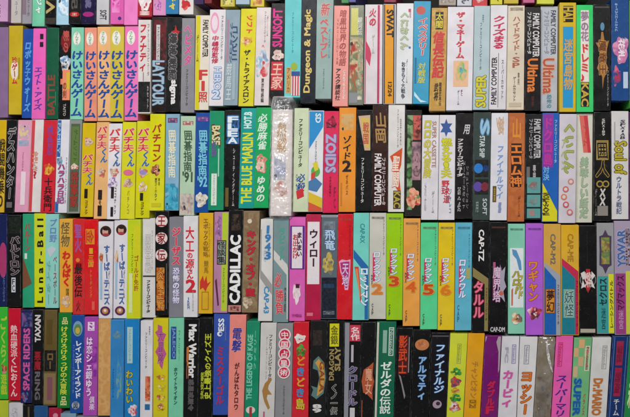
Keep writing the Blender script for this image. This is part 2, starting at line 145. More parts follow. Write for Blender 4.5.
b('422.4 439.2 115 421 437.7 220', 'dedadd', 'white box with pale yellow outlined slanted title', ('V',.14,.04,.52,.6,'ロロの大冒険','d2c650','a8a060',.15), ('d',.6,.06,.84,.5,'SUPER CASSETTE','a87868'), ('v',.18,.64,.3,.92,'対応','9a9aa4'), ('v',.62,.72,.78,.94,'ゲーム','8a8a98'))
b('439.6 455.7 115 438.1 454.5 220', 'dedade', 'white box with blue star above yellow and red lettering', ('P',[.42,.035,.52,.08,.8,.08,.62,.12,.8,.165,.53,.165,.42,.21,.32,.165,.06,.165,.22,.12,.06,.08,.32,.08],'3c5c98'), ('V',.18,.22,.74,.6,'燃える!天','d2ce38','a0a040'), ('V',.22,.62,.62,.76,'野球','c03040'), ('V',.34,.76,.66,.84,'道','c03040'), ('v',.64,.7,.8,.94,'ジャレコ','6a78a0'))
b('456 473.2 113 454.8 472.1 219', '242122', 'matt black box with sparse white print', ('V',.5,.1,.8,.2,'用','c8c4c4','',.2), ('V',.12,.24,.42,.6,FC,'d4d0d0'), ('v',.14,.7,.34,.93,'MADE IN JAPAN','b8b4b4'), ('d',.44,.45,.58,.9,'スーパーカセット','9a9696'), ('d',.64,.5,.78,.9,'シミュレーション','868282'))
b('473.6 491.2 112 472.4 489.3 220.3', '3c4844', 'dark slate box with blue and violet orb pictures', ('D',.42,.08,.9,.2,'S','9ac0d8','5a90b8'), ('D',.38,.22,.66,.42,'STAR SHIP','c8d0d0'), ('R',.12,.44,.9,.6,'14181c'), ('O',.32,.52,.26,'2f7ac4',1.1), ('O',.75,.52,.16,'1c3a70',1.2), ('R',.12,.62,.9,.76,'1a161c'), ('O',.3,.69,.26,'5c4a9c',1.1), ('O',.7,.69,.22,'7a2c3c',1.2), ('d',.6,.8,.84,.95,'SOFT','c8ccd0'), ('v',.18,.82,.36,.93,'用','8a9898'))
b('491.6 508.2 113 489.6 506.7 220.3', 'dcdae0', 'white box with thin blue handwritten lettering', ('D',.3,.04,.75,.2,'夢','c4a488','',.2), ('V',.4,.3,.72,.8,'ファイナルマイ','7a98c8','',.2), ('R',.14,.68,.36,.83,'5c4a24'), ('v',.2,.69,.31,.82,'金賞','b89a4c'), ('V',.42,.83,.72,.93,'II','8090b4'))
b('508.6 525.2 113 507.2 524.2 222', 'b8683c', 'russet box with black squares of orange lettering', ('A',.08,.03,.95,.98,'b8683c be7042 b0623a ba6c40'), ('V',.25,.05,.75,.24,'山','d89038','c46c38'), ('R',.18,.28,.8,.68,'2c1a14'), ('V',.16,.28,.82,.68,'エロム神','e0823c','6a2c14'), ('v',.6,.76,.76,.96,'ゲーム','6a3418'))
b('525.6 542.1 114 524.6 541.3 219.5', '1e1a1a', 'black clear wrapped box with three teal squares', ('D',.52,.05,.9,.42,'FAMILY COMPUTER','c8c4c6'), ('D',.22,.05,.44,.42,'ファミリーコンピュータ','9c989a'), ('v',.45,.48,.65,.62,'専用','d0c8c8'), ('R',.08,.5,.28,.66,'6a6868'), ('R',.12,.6,.92,.75,'5f9c98'), ('R',.12,.765,.92,.88,'5f9c98'), ('R',.12,.895,.92,.985,'5f9c98'), ('AB',.5,.68,.25,.04,'8a6a68 5f9c98 a87c78 5f9c98'), ('AB',.5,.825,.25,.03,'8a6a68 5f9c98 a87c78 5f9c98'), ('AB',.4,.94,.2,.03,'b05a54 5f9c98 a87c78 5f9c98'))
b('542.5 559.1 113 541.6 557.7 222', '2a64b4', 'blue box with purple panel and yellow lower corner', ('R',.02,.0,.66,.5,'8a3a9c'), ('V',.1,.04,.6,.48,'ドクロ島','c03a98','8a3a9c'), ('v',.72,.06,.9,.46,FC,'b0c8e4'), ('P',[0,.64,.95,.9,.95,1,0,1],'d8d030'), ('V',.1,.49,.4,.62,'対決','7ab0dc'), ('V',.08,.73,.44,.94,'SOFTWAVE','4a4418'))
b('559.5 576.7 114 558.2 575.2 223', 'd2cad2', 'lilac white box with olive title over rosy rings', ('D',.3,.1,.85,.54,'くいしん','a4ac5c','7a8a44'), ('V',.15,.22,.38,.52,'アベン','a8b078'), ('O',.7,.62,.18,'cc8468'), ('O',.7,.62,.1,'d2cad2'), ('O',.4,.69,.18,'c86a58'), ('O',.4,.69,.1,'d2cad2'), ('O',.3,.76,.18,'d08058'), ('O',.3,.76,.1,'d2cad2'), ('O',.42,.83,.18,'c85c58'), ('O',.42,.83,.1,'d2cad2'), ('O',.65,.9,.18,'cc7068'), ('O',.65,.9,.1,'d2cad2'))
b('577.1 593.7 113 575.6 592.8 223', 'd6d4c4', 'cream box with slanted red banner and pale green lettering', ('P',[.18,.02,.68,.02,.9,.36,.45,.36],'d86a60'), ('P',[.45,.02,.68,.02,.9,.36,.72,.36],'c83c44'), ('D',.45,.1,.66,.3,'ゲーム','b05048'), ('V',.3,.4,.72,.96,'美味しい話だ','a4b898','8aa084',.1))
b('594 610.9 112 593.3 611 221', '1c1814', 'black box with gold outlined kanji emblems', ('v',.45,.06,.66,.22,'SFX-89','c0bcb4'), ('R',.12,.26,.86,.44,'3a301c'), ('F',.14,.26,.84,.44,'a88c44',.06), ('V',.2,.27,.78,.43,'囲','1c1814','b89a50'), ('V',.16,.44,.86,.6,'人','1c1814','a88c44'), ('O',.34,.66,.2,'a88c44',1), ('O',.34,.66,.13,'1c1814',1), ('O',.68,.66,.2,'a88c44',1), ('O',.68,.66,.13,'1c1814',1), ('V',.36,.7,.64,.86,'XX','c8c4c0'), ('R',.2,.86,.8,.95,'8a847c'), ('v',.06,.7,.18,.96,'ゲーム','8a847c'))
b('611.6 628.8 111 611.7 628.7 219.5', 'd8d4d2', 'white box with olive black gothic lettering', ('V',.54,.08,.78,.26,'SFX-AB','3a3a44'), ('D',.2,.28,.86,.58,'Soul of','b8a838','2a2a1c'), ('R',.15,.1,.22,.3,'a8a4a8'), ('V',.3,.6,.55,.95,'ウルトラ戦記','5a6288'))
b('629.4 646 112 629.2 646 220', '5a2a5c', 'plum box cut by the picture edge', ('V',.2,.2,.7,.8,'魔界','c08ab8'))

cur = row(3)
b('-8 7.6 214 -8 7.9 306', '232a55', 'navy box with pink shape cut by the picture edge', ('O',.75,.5,.28,'a83a68',4), ('v',.72,.66,.9,.95,FC,'6a80b0'))
b('8 21 215 8.2 21.2 306.8', '15161c', 'black box with white outlined pinkish lettering', ('R',.1,.02,.98,.2,'14251f'), ('V',.2,.23,.88,.66,'バルトロン','3a2c34','c4b4b8'), ('R',.3,.68,.62,.84,'c8ccd0'), ('v',.34,.69,.58,.83,'FC','3a3c44'))
b('21.3 33.1 214 21.6 33.5 308', '35a077', 'sea green box with brown triangle', ('V',.22,.1,.62,.4,'バルーン','a84a48','6a8a70'), ('R',.18,.42,.4,.48,'d0dcd4'), ('P',[.02,.46,.8,.74,.02,.8],'7c4f38'))
b('33.5 45.8 213.5 33.8 45.3 307.3', 'cfda26', 'lime yellow box with widely spaced black Latin letters', ('U',.28,.06,.76,.95,'L u n a r - B a l l','1f2010'))
b('46.1 59.1 214 45.6 59.1 308', '8fcfc4', 'aqua box with steel blue and crimson lettering', ('V',.34,.05,.82,.3,'プロ野','5a84b0','9ac0d0'), ('P',[.1,.38,.5,.34,.85,.37,.6,.42,.4,.46],'c0c8d0'), ('v',.6,.44,.88,.96,'ベースボール','a03a4c'), ('D',.12,.5,.4,.95,'ナイター','5aa898','a8dcd0'))
b('59.5 72.7 219 59.4 72.3 313.4', 'e6a83c', 'marigold box with red and brown lettering', ('V',.15,.03,.75,.3,'怪物','7a5a2c','d8b86a'), ('V',.28,.34,.8,.72,'わんぱく','cc2c28','e0602c'), ('v',.5,.74,.74,.82,'国','5a4420'), ('AB',.5,.88,.32,.06,'d8c8a8 c89878 e8dcc8 e6a83c'))
b('73 83.7 219 72.6 83.8 315.3', 'cf2f30', 'narrow red box with violet and black kanji', ('V',.2,.05,.75,.35,'聖火','9a5aa0','cf2f30'), ('O',.45,.43,.18,'d8883c'), ('V',.18,.46,.82,.82,'最後伝','24120f'), ('v',.3,.85,.7,.97,'火','6a1818'))
b('84 98.3 219.5 84.1 98.2 317', 'd9262a', 'bright red box with yellow square and gold lettering', ('R',.14,.1,.78,.26,'dc8a30'), ('D',.2,.11,.72,.25,'金','c04028'), ('R',.4,.3,.66,.36,'dca030'), ('V',.36,.37,.68,.5,'三国','dca830'), ('v',.44,.52,.6,.82,'トレーディング','e09038'), ('R',.58,.86,.78,.95,'e06050'))
def tennis(s, look):
    b(s, 'dfdbe0', look, ('O',.5,.1,.38,'3a241e',1), ('O',.47,.104,.2,'cc9c88',1.25), ('O',.52,.078,.2,'2a1814',.5), ('O',.5,.135,.24,'a84048',.4), ('V',.42,.24,.76,.86,'すーぱーテニス','4a68a0'), ('AB',.2,.38,.12,.06,'c89858 a84a38 e0c8a8 c89858'), ('R',.12,.42,.26,.8,'9ac0d8'), ('v',.7,.5,.82,.8,'ゲーム','8a8a94'), ('O',.5,.92,.36,'5a2c58',.9), ('O',.5,.92,.22,'c08848',.9), ('O',.5,.915,.1,'e0d8d4',1))
tennis('98.6 113.6 221.5 98.5 112.3 319', 'white box with face badges, beside a bright red box')
tennis('114 128.2 220 112.6 126.8 319', 'white box with face badges, beside a lime box')
b('128.4 141.3 219.5 127 141 319', 'c6d62a', 'lime box with red brown print and pale strip', ('R',.5,.06,1,.98,'d0cc2c'), ('v',.3,.14,.46,.6,FC,'5a6a20'), ('V',.55,.36,.82,.72,'ゴールド免許','a85a28'), ('R',.16,.54,.42,.94,'d8dc98'))
b('141.5 155.2 218.5 141.2 155 319.3', 'd6d2d0', 'off white box with thin grey characters', ('V',.24,.16,.56,.55,'国盗合戦','d6d2d0','9a9494'), ('v',.64,.12,.76,.52,FC,'a8a4a4'), ('R',.05,.575,.95,.59,'3a3636'), ('V',.34,.62,.56,.95,FC,'3c3838'))
b('155.6 169.2 211 155.2 168.4 315.5', '1a1413', 'black box with three white red character discs', ('O',.48,.095,.44,'e6d0cc',1), ('V',.2,.04,.76,.15,'王','8a2026'), ('O',.48,.26,.44,'e6d0cc',1), ('V',.2,.205,.76,.315,'家','8a2026'), ('O',.48,.42,.44,'e6d0cc',1), ('V',.2,.365,.76,.475,'伝','8a2026'), ('A',.12,.54,.72,.95,'c87838 a84a28 d89848 4a2414'), ('V',.22,.56,.62,.94,'炎魔王戦','e09848','6a2c18'), ('R',.84,.5,.92,.94,'5a5250'))
b('169.5 183.6 217 168.7 183.1 318.3', '828088', 'grey box with red katakana above violet white lettering', ('V',.22,.1,.76,.48,'ジーザス','d03a50','e0a0a8'), ('V',.3,.5,.7,.86,'恐怖の怪物','e0dce8','5a489c'))
b('184 198.4 216 183.4 197.7 317.2', 'dfdcde', 'white box with bold scarlet vertical title', ('V',.18,.1,.72,.36,'大工','cc2f3c'), ('V',.3,.355,.62,.42,'の','cc2f3c'), ('V',.18,.42,.72,.52,'源','cc2f3c'), ('V',.26,.52,.66,.62,'さん','cc2f3c'), ('H',.22,.63,.84,.75,'2','cc2f3c'), ('v',.28,.8,.46,.92,'IREM','4a70a8'), ('v',.62,.74,.74,.94,FC,'9a98a8'))
b('199 213 213 197.9 212.2 314', 'dcac26', 'amber gold box with fiery red emblem', ('V',.34,.05,.62,.44,'エポックの戦略','8a6018'), ('v',.66,.1,.8,.44,FC,'9a7420'), ('v',.36,.47,.7,.6,'競馬','8a6a28'), ('P',[.1,.68,.3,.62,.4,.68,.55,.62,.62,.7,.86,.68,.6,.74,.5,.78,.3,.74,.1,.76],'c83a30'), ('F',.22,.78,.72,.96,'a87c1c',.05))
b('214.2 228.7 212 213.2 227.2 313', 'b884a4', 'mauve and lime split box with grey label', ('R',.56,.0,1,.98,'b2c83c'), ('A',.06,.04,.5,.28,'7a4a80 b884a4 8a5a94 c898b0'), ('R',.22,.28,.86,.52,'9aa094'), ('F',.22,.28,.86,.52,'26282a',.06), ('V',.3,.29,.76,.51,'怪談集','26282a'), ('P',[.1,.68,.22,.66,.4,.92,.3,.93],'5a2a40'), ('v',.62,.55,.8,.9,FC,'8a9a30'))
b('229 243.3 210 227.5 241.3 313', '16120f', 'black box with rounded white capitals reading upward', ('U',.16,.25,.84,.9,'CADILLAC','f0ece8'), ('R',.04,.925,.96,.99,'c08a80'), ('D',.2,.935,.8,.98,'HECT','6a2c30'), ('A',.2,.04,.85,.2,'2a2420 4a3c34 1a1612 3a2c28'))
b('243.6 259.7 211 241.7 257.7 312.6', '8a7458', 'brown box with crimson chain lettering', ('A',.06,.02,.96,.98,'8a7458 806850 94805f 785e48'), ('O',.4,.1,.14,'d8c8b0'), ('V',.26,.19,.78,.84,'キング・オブ・魔','bc2c3c','7a2430'), ('AB',.35,.9,.3,.05,'c8b89c a88c74 d8ccb4 8a7458'))
b('261 273.2 219 258 272.2 322.3', 'd9d6d2', 'white box with grey chevron and blue numerals', ('V',.4,.06,.82,.4,'1943','3f78b0','9ab0c0'), ('P',[0,.1,.1,.1,.14,.5,1,.64,1,.74,.08,.58,0,.5],'9c9894'), ('v',.3,.3,.5,.42,'FC','b0c0c8'), ('D',.4,.66,.75,.92,'CAP-43','3f8cc0'))
b('273.4 288.7 219 272.5 287.9 323', '7a9496', 'slate teal box with white chevron and pink kanji', ('P',[0,.3,.9,.44,1,.48,1,.97,.9,.97,.88,.54,0,.39],'d0ccc6'), ('V',.38,.08,.72,.4,'ラビット','4aa08a','7a9496'), ('V',.14,.52,.5,.66,'必','c84850','d0a0a0'), ('V',.2,.68,.66,.92,'勝負','c84c54','d8b0ac'), ('v',.74,.66,.86,.9,'MASTER','5a3a4c'), ('R',.02,.385,.04,.39,'d0ccc6'))
b('289.1 305.3 217.5 288.6 304.4 322.3', 'dc62b4', 'pink box with white windowed title and figure silhouette', ('R',.05,.08,.95,.44,'5c2c84'), ('R',.16,.09,.82,.42,'e2d8dc'), ('R',.05,.44,.95,.5,'5c2c84'), ('R',.16,.36,.82,.49,'e2d8dc'), ('V',.24,.16,.52,.4,'お出かけ','c83c44'), ('V',.5,.14,.76,.38,'まいまい','4a2a40'), ('AB',.48,.73,.24,.09,'e8d8dc e0c8d0 e8dce0 d8b8c4'), ('R',.42,.64,.66,.68,'4a1c34'), ('d',.2,.93,.8,.96,'HAPPY','a83c84'))
b('306 320.8 214.5 305 320.4 320.3', 'b82a4c', 'crimson box with white panel of black katakana', ('R',.1,.07,.9,.66,'e2dadc'), ('V',.24,.14,.78,.5,'ウィロー','3a1c24'), ('R',.1,.93,.5,.96,'d87088'))
b('321.4 337.7 215 320.6 336.7 319.3', '5f6a72', 'slate box with gold artwork above dark navy foot', ('F',.0,.0,1,.02,'b8b8c0',.04), ('A',.12,.06,.86,.22,'6a7480 7a848c 58626c 86909a'), ('V',.25,.14,.8,.34,'飛竜','b8d0e0','2f5a98'), ('AB',.45,.47,.34,.1,'a89040 5f6a72 c8b060 7a7450'), ('R',.04,.6,1,.99,'1c2430'), ('R',.15,.66,.8,.7,'28405c'), ('d',.15,.92,.85,.955,'CAP-HR','8a9098'))
b('338.1 353.2 214 337.1 352.2 319.3', 'd5262f', 'scarlet box with pink outlined purple logo', ('d',.14,.04,.88,.06,'LICENSED BY','b85850'), ('P',[.1,.45,.3,.43,.6,.44,.86,.43,.84,.56,.72,.72,.5,.72,.4,.62,.2,.55],'e4a4c4'), ('P',[.18,.46,.6,.45,.8,.45,.76,.56,.66,.7,.54,.7,.44,.6,.26,.54],'b83070'), ('V',.36,.46,.7,.69,'天地','e6c0d8','5a3a8c',.1), ('v',.74,.1,.86,.4,FC,'a02028'))
b('353.7 369.2 213 352.4 368.7 320', '79cfc2', 'aqua box with navy chevron and red white diagonal lettering', ('D',.44,.1,.72,.28,'CAP-RX','3a8a90'), ('P',[0,.34,1,.5,1,1,.75,1,.75,.56,0,.42],'2c68a8'), ('D',.46,.52,.98,.86,'ロックマン','dfe8f0','4a78b0'), ('P',[.1,.5,.35,.5,.55,.8,.5,.84,.38,.72],'c84a38'), ('P',[.16,.52,.3,.52,.5,.78,.45,.78],'e08858'))
RC = 'ロックマン'
def rock(s, col, look, num, v0, v1, nc='c84a28'):
    b(s, col, look, ('d',.14,.035,.88,.058,'LICENSED BY','7a7060'), ('v',.8,.06,.9,.4,FC,'5a5048'), ('R',.2,v0+.02,.34,v1-.02,'cc3c58'), ('V',.26,v0,.64,v1,RC,'dfe4ee','4a62b0',.12), ('v',.1,v1-.08,.22,v1+.02,'DX','3a342c'), ('H',.2,v1+.01,.74,v1+.1,num,nc,'e0a040'), ('v',.14,.85,.26,.96,'CAP','5a5448'))
rock('369.6 386.3 213 369 385.9 319.3', 'cbc8bc', 'light grey box with stone toned lettered logo and orange 2', '2', .36, .66, 'd07a48')
rock('386.6 403.3 213.5 386.2 402.4 320', '9ccc28', 'lime green box with red white logo and orange 3', '3', .32, .58)
rock('403.7 420.4 218.5 402.7 419.7 326', 'f5a34e', 'light orange box with red white logo and number 4', '4', .32, .58, 'd8602c')
rock('420.9 438.2 223 420 437.2 329.5', '60d494', 'jade green box with red white logo and orange 5', '5', .32, .57)
rock('438.6 455.1 223 437.5 454.1 330', 'e2c21c', 'strong yellow box with red white logo and orange 6', '6', .32, .57, 'd87a20')
b('455.5 472.2 223 454.5 471.3 330.3', '64b4ca', 'sky blue box with red white logo', ('d',.14,.035,.88,.058,'LICENSED BY','4a7a90'), ('v',.78,.1,.88,.42,FC,'2c4a68'), ('R',.22,.36,.36,.66,'c84060'), ('V',.26,.33,.62,.7,'ロックワル','e0e4ee','4a62b0',.12), ('R',.68,.42,.9,.52,'a8a460'), ('v',.14,.76,.28,.92,'CAP','3a6a88'))
b('472.6 489.6 221 471.9 488.6 332', '1d1a1b', 'black box with tan chevron and pink bubble lettering', ('D',.38,.08,.68,.36,'CAP-TZ','e8e4e0'), ('P',[.02,.42,.96,.52,.96,1,.74,1,.74,.57,.02,.5],'8c7c4c'), ('V',.1,.54,.66,.88,'タルル','e67a94','a82c48'), ('v',.78,.6,.92,.9,FC,'3a3220'))
b('490 507.3 222 488.9 506.4 333', '1b1718', 'black box with pink and silver fantasy logo', ('R',.1,.04,.9,.055,'4a2e28'), ('R',.2,.36,.34,.68,'b05880'), ('V',.24,.4,.62,.72,'魔界塔','d8c0d0','8a4a80'), ('P',[.6,.38,.7,.44,.9,.4,.84,.52,.98,.58,.8,.62,.9,.72,.6,.66],'a8a0b0'), ('O',.68,.64,.13,'c06850'), ('H',.08,.945,.9,.985,'CAP-DM','c8c4c4'))
b('508 525.2 224 507.9 524.9 334', '86ccb0', 'mint box with white panel of olive script and blue arc', ('R',.12,.22,.9,.76,'dfe2e2'), ('d',.14,.04,.88,.06,'LICENSED BY','5a8a78'), ('P',[.24,.23,.5,.24,.76,.34,.8,.42,.66,.42,.5,.32,.28,.28],'5a92bc'), ('V',.3,.42,.68,.64,'ハロー','b8ac3c','5a5c34',.2), ('V',.6,.46,.84,.68,'ワルド','c4b84a','7a7840',.2), ('P',[.2,.6,.3,.58,.28,.74,.2,.74],'c06850'), ('AB',.5,.86,.3,.05,'d8a838 e4e0d0 c87838 4a5a70'))
b('525.8 543.1 223.5 525.6 543.1 335', 'b060d0', 'violet purple box with orange lettering and small doodle', ('d',.14,.04,.88,.06,'LICENSED BY','7a3c98'), ('V',.16,.33,.68,.7,'ワギャン','e08c34','8a3460'), ('AB',.5,.8,.36,.055,'e4dcdc c84858 4a3040 e8c8b8'))
b('543.5 560.6 224 543.4 560.7 335.3', 'd2a24a', 'ochre topped box with blue chevron field and orange label', ('P',[0,.34,1,.46,1,1,0,1],'9aa0ac'), ('P',[0,.38,.72,.5,.72,1,0,1],'2160ae'), ('D',.4,.09,.68,.36,'CAP-M2','6a6c60'), ('R',.1,.58,.66,.8,'d08c34'), ('F',.1,.58,.66,.8,'8a4420',.04), ('V',.2,.59,.58,.79,'夢幻','3a1c18'), ('v',.78,.54,.9,.9,FC,'4a4c54'))
b('561 578.6 225 561.1 579 335.3', 'dcac34', 'ochre topped box with teal field and red edge', ('P',[0,.3,1,.42,1,1,0,1],'c03050'), ('P',[0,.36,.78,.48,.78,1,0,1],'1f7a8c'), ('D',.36,.08,.68,.33,'CAP-ME','a87c28'), ('R',.12,.58,.74,.84,'7aa898'), ('V',.22,.59,.66,.83,'妖怪','4a6a70','c0d8c8'), ('v',.82,.5,.94,.92,FC,'6a1c34'))
b('579 596.4 225.5 579.4 596.7 334', '1d1918', 'black box with red white round crest', ('O',.5,.5,.46,'8a8482',1), ('O',.5,.5,.42,'1d1918',1), ('P',[.38,.4,.62,.4,.62,.58,.5,.62,.38,.58],'b03038'), ('P',[.08,.44,.3,.42,.36,.48,.2,.5,.34,.56,.1,.58,.2,.5],'d8d0cc'), ('P',[.7,.42,.92,.46,.72,.5,.9,.58,.68,.56],'d8d0cc'), ('D',.3,.43,.7,.57,'鉄','e0c8c0'), ('R',.44,.05,.47,.34,'2c2624'), ('R',.05,.95,.9,.985,'b0aa98'))
b('596.8 613.8 223 597.1 614.7 334', '9a9a9c', 'grey topped teal box with lattice panel and yellow stripe', ('P',[.5,.06,.66,.11,.86,.12,.84,.25,.86,.38,.66,.4,.5,.46,.34,.4,.14,.38,.16,.25,.14,.12,.34,.11],'4a3c54'), ('A',.26,.13,.74,.37,'8a8c48 5a7a50 a89850 7a6048'), ('R',.02,.48,.66,.99,'3f9a98'), ('R',.66,.46,.98,.99,'d8d434'), ('U',.14,.5,.56,.74,'セクロス','16343c'), ('U',.74,.52,.92,.94,'レーシングバトル','5a5a20'), ('v',.24,.76,.5,.96,'迷宮','1c5058'))
b('614.2 632 221 615.1 633 335', 'a898b0', 'mauve box with blue gothic lettering and yellow stripe', ('U',.18,.08,.62,.4,'YSWAR','4a68a0','c8c0d0'), ('V',.66,.06,.86,.4,'戦記','5a4a58','c8b8c4'), ('R',.02,.46,.62,.99,'98407c'), ('R',.62,.44,.98,.99,'c8c850'), ('U',.1,.48,.54,.78,'マグマックス','4a1c44'), ('v',.2,.78,.48,.95,'迷宮','c090b8'))

cur = row(4)
def q(xlt, xrt, yt, xlq, xrq, col, look, *e, yb=None, h=104):
    """lower edge given where the picture ends (y=417) unless yb is passed"""
    k = 1
    if yb is None:
        k = h/(417-yt); a, c = xlt+(xlq-xlt)*k, xrt+(xrq-xrt)*k; yb = yt+h
    else: a, c = xlq, xrq
    if k != 1 and yb == yt+h:   # printing was measured on the part in view
        f = (417-yt)/h; g = lambda v: v if v >= .96 else v*f
        o = []
        for i in e:
            if i[0] in 'RA': i = i[:2]+(g(i[2]), i[3], g(i[4]))+i[5:]
            elif i[0] == 'AB': i = i[:2]+(i[2]*f, i[3], i[4]*f)+i[5:]
            elif i[0] == 'O': i = i[:2]+(i[2]*f,)+i[3:]
            elif i[0] == 'P': i = (i[0], [v if n % 2 == 0 else g(v) for n, v in enumerate(i[1])])+i[2:]
            else: i = i[:2]+(i[2]*f, i[3], i[4]*f)+i[5:]
            o.append(i)
        e = tuple(o)
    cur.append(((xlt, xrt, yt, a, c, yb), col, look, e))
q(-8, 7.6, 307, -8.2, 7.7, '3fb83c', 'grass green box with red corner cut by the picture edge', ('V',.55,.1,.92,.7,'ごくらく','a8c84a'), ('AB',.8,.66,.2,.06,'c84838 d8a8a0 b03830 3fb83c'), ('V',.6,.72,.9,.95,'遊戯','b8cc40'), yb=399.5)
q(8, 20.4, 308.5, 8.2, 20.1, 'c62438', 'red box with pink white kanji brush title', ('V',.22,.18,.72,.96,'熱血硬派くにおくん','ecc8c8'), yb=402)
q(20.8, 32.7, 310, 20.4, 32, '2c2c58', 'indigo box with pink italic lettering', ('A',.08,.03,.95,.18,'5a6a98 2c2c58 7a5a90 3a4a80'), ('U',.26,.2,.78,.86,'SPACE RIDERS','d85c94','5a3c80'), ('AB',.4,.93,.3,.05,'a85a5c 2c2c58 5a7ab0 803c58'), yb=403)
q(33, 44, 309.5, 32.4, 43.4, '18121a', 'black box with white slanted capitals and red kanji', ('U',.25,.06,.72,.34,'TAXAN','d4cccc'), ('V',.22,.44,.74,.64,'悪魔','a02430'), ('D',.26,.66,.7,.95,'RING','6a6468'), yb=404)
q(44.4, 57.3, 310, 43.7, 56.7, '6a5a34', 'khaki brown box with black panel across its middle', ('R',.2,.1,.66,.36,'5a4a24'), ('R',.06,.42,.96,.64,'1a1612'), ('V',.28,.44,.74,.62,'ロー','7a6238'), ('R',.04,.66,.96,.98,'85704c'), ('R',.3,.7,.7,.94,'80505c'), yb=405.5)
q(58, 71.2, 313, 57.1, 69.7, '1f7a36', 'leaf green box with yellow childlike lettering', ('H',.3,.05,.72,.12,'品','d8d890'), ('V',.25,.14,.72,.86,'けろけろけろっぴの大冒険','d4d850'), ('H',.28,.88,.74,.97,'品','d8d890'), yb=411)
q(71.6, 84.2, 315, 70, 82.7, '28509a', 'cobalt blue box with rainbow badge and white katakana', ('O',.5,.14,.38,'7a9cb8',1.6), ('O',.5,.15,.28,'5a8a50',1.6), ('O',.5,.16,.18,'c8a850',1.4), ('V',.36,.26,.82,.85,'レインボーアイランド','e4e4ea'), ('v',.16,.3,.3,.8,'ファミリーコンピュータ','7a98c8'), ('O',.45,.92,.3,'a8b0b8',1), ('V',.3,.885,.6,.955,'図','2c3c60'), yb=414)
q(84.6, 97.8, 317, 83, 96.9, 'a84cac', 'orchid purple box with white lettering', ('F',.25,.05,.75,.14,'e4d4e4',.06), ('D',.3,.06,.7,.13,'22','e8dce8'), ('A',.3,.3,.95,.6,'a84cac 7c3490 a84cac b868b8'), ('V',.2,.2,.6,.8,'は恋シェ銀ゆう','ead8ea','8a3c94'), ('V',.5,.8,.8,.94,'倶楽','e0c8e0'), yb=416)
q(98.2, 110.8, 319, 97.2, 110, 'cf9e62', 'wood toned tan box with faint brown picture', ('A',.06,.04,.94,.98,'cf9e62 c6935a d4a66c c08e5a'))
q(111.2, 124.8, 319.5, 110.4, 124, '3a84c0', 'cornflower blue box with faint yellow motif', ('AB',.5,.16,.3,.04,'7a8a70 3a84c0 8a9468 3a84c0'), ('v',.14,.5,.3,.8,FC,'1f4c88'), ('AB',.65,.6,.2,.2,'5a94a8 3a84c0 78a090 3a84c0'))
q(125.1, 139.6, 319, 124.5, 138.7, '2a80c0', 'blue box with cream label and yellow black lettering', ('R',.18,.08,.56,.45,'a8c8c8'), ('v',.26,.1,.46,.43,FC,'7aa0a8'), ('V',.14,.52,.56,.86,'わいわい','c8b83a','2c3420'), ('AB',.6,.93,.3,.06,'c84858 e4d8d8 2a80c0 d8a0a8'))
q(140.2, 152.5, 321, 139.2, 151.9, 'dcd8da', 'narrow white box with red brown figures near its foot', ('v',.36,.12,.56,.5,FC,'4a484c'), ('v',.68,.05,.8,.15,'用','6a686c'), ('A',.42,.58,.82,.84,'b84838 d88860 a83828 e0b088'), ('R',.4,.87,.8,.93,'2c6a9c'))
q(153.2, 168.2, 318.5, 153, 167.7, 'd4c62e', 'yellow box with mauve cross shaped title', ('P',[.3,.06,.6,.08,.62,.14,.88,.16,.72,.22,.72,.3,.9,.36,.72,.42,.62,.52,.44,.48,.36,.4,.14,.34,.34,.28,.34,.2,.12,.14,.3,.12],'b85a88'), ('V',.36,.12,.66,.46,'大冒険','8a3a80','c880a0'), ('AB',.55,.6,.26,.035,'c87848 d4c62e a85838 e0d8c8'), ('AB',.55,.7,.26,.035,'88a848 d4c62e c85838 e0d8c8'), ('AB',.55,.8,.26,.035,'c85848 d4c62e a84838 e0d8c8'), ('AB',.55,.9,.26,.035,'c88848 d4c62e a85838 e0d8c8'))
q(168.6, 183.5, 318, 167.9, 182.6, '7ccaa6', 'pale jade box with navy label', ('R',.14,.09,.5,.42,'2a4a8c'), ('D',.2,.1,.44,.41,'JALECO','7a98c8'), ('v',.64,.12,.76,.44,'ファミリー','3c8474'), ('V',.4,.5,.56,.88,'ホワイトライオン','2c6058'))
q(184, 198.8, 319, 182.8, 196.9, '1f1a1b', 'black box with large white Latin title', ('D',.34,.06,.82,.6,'Max Warrior','e4e0de'), ('R',.18,.3,.28,.44,'c87038'), ('D',.2,.3,.34,.6,'FC','c07a3c'), ('D',.34,.62,.72,.94,'惑星戒厳令','5c5658'))
q(199.2, 212.7, 318, 197.1, 211.8, '1a1a14', 'black box with olive yellow katakana', ('U',.44,.16,.9,.82,'史上最強のクイズ王','c0c83a'), ('U',.2,.55,.4,.82,'決定戦','b0b83a'))
q(213.4, 229.2, 314, 212.4, 227.6, '3c56a8', 'blue violet box with red lettering and white maker mark', ('O',.38,.2,.16,'e4e8f0',1), ('O',.43,.2,.09,'3c56a8',1), ('U',.3,.05,.64,.17,'ESS','e4e8f0'), ('v',.7,.12,.8,.26,FC,'8a9cd0'), ('V',.24,.32,.66,.9,'ミスターゴル','b8304c'), yb=415.5)
q(229.8, 246.2, 315, 227.9, 243.8, 'f48c80', 'coral box with blue lettering above dark brown script', ('V',.2,.12,.72,.36,'電撃','3a3c8c','f0a0a0'), ('V',.4,.46,.62,.92,'がんばれタロウ','5a2c2c'), yb=418.5)
q(246.7, 259.8, 321.5, 243.9, 257.6, '1f8c68', 'teal green box with thin pale capitals reading upward', ('U',.12,.14,.5,.82,'THE LEGEND OF KAGE','84c8b0'), ('U',.62,.1,.78,.5,'ファミリー','74bca4'), ('O',.45,.93,.34,'d8ccc4',.8), ('R',.36,.9,.56,.96,'a03c40'))
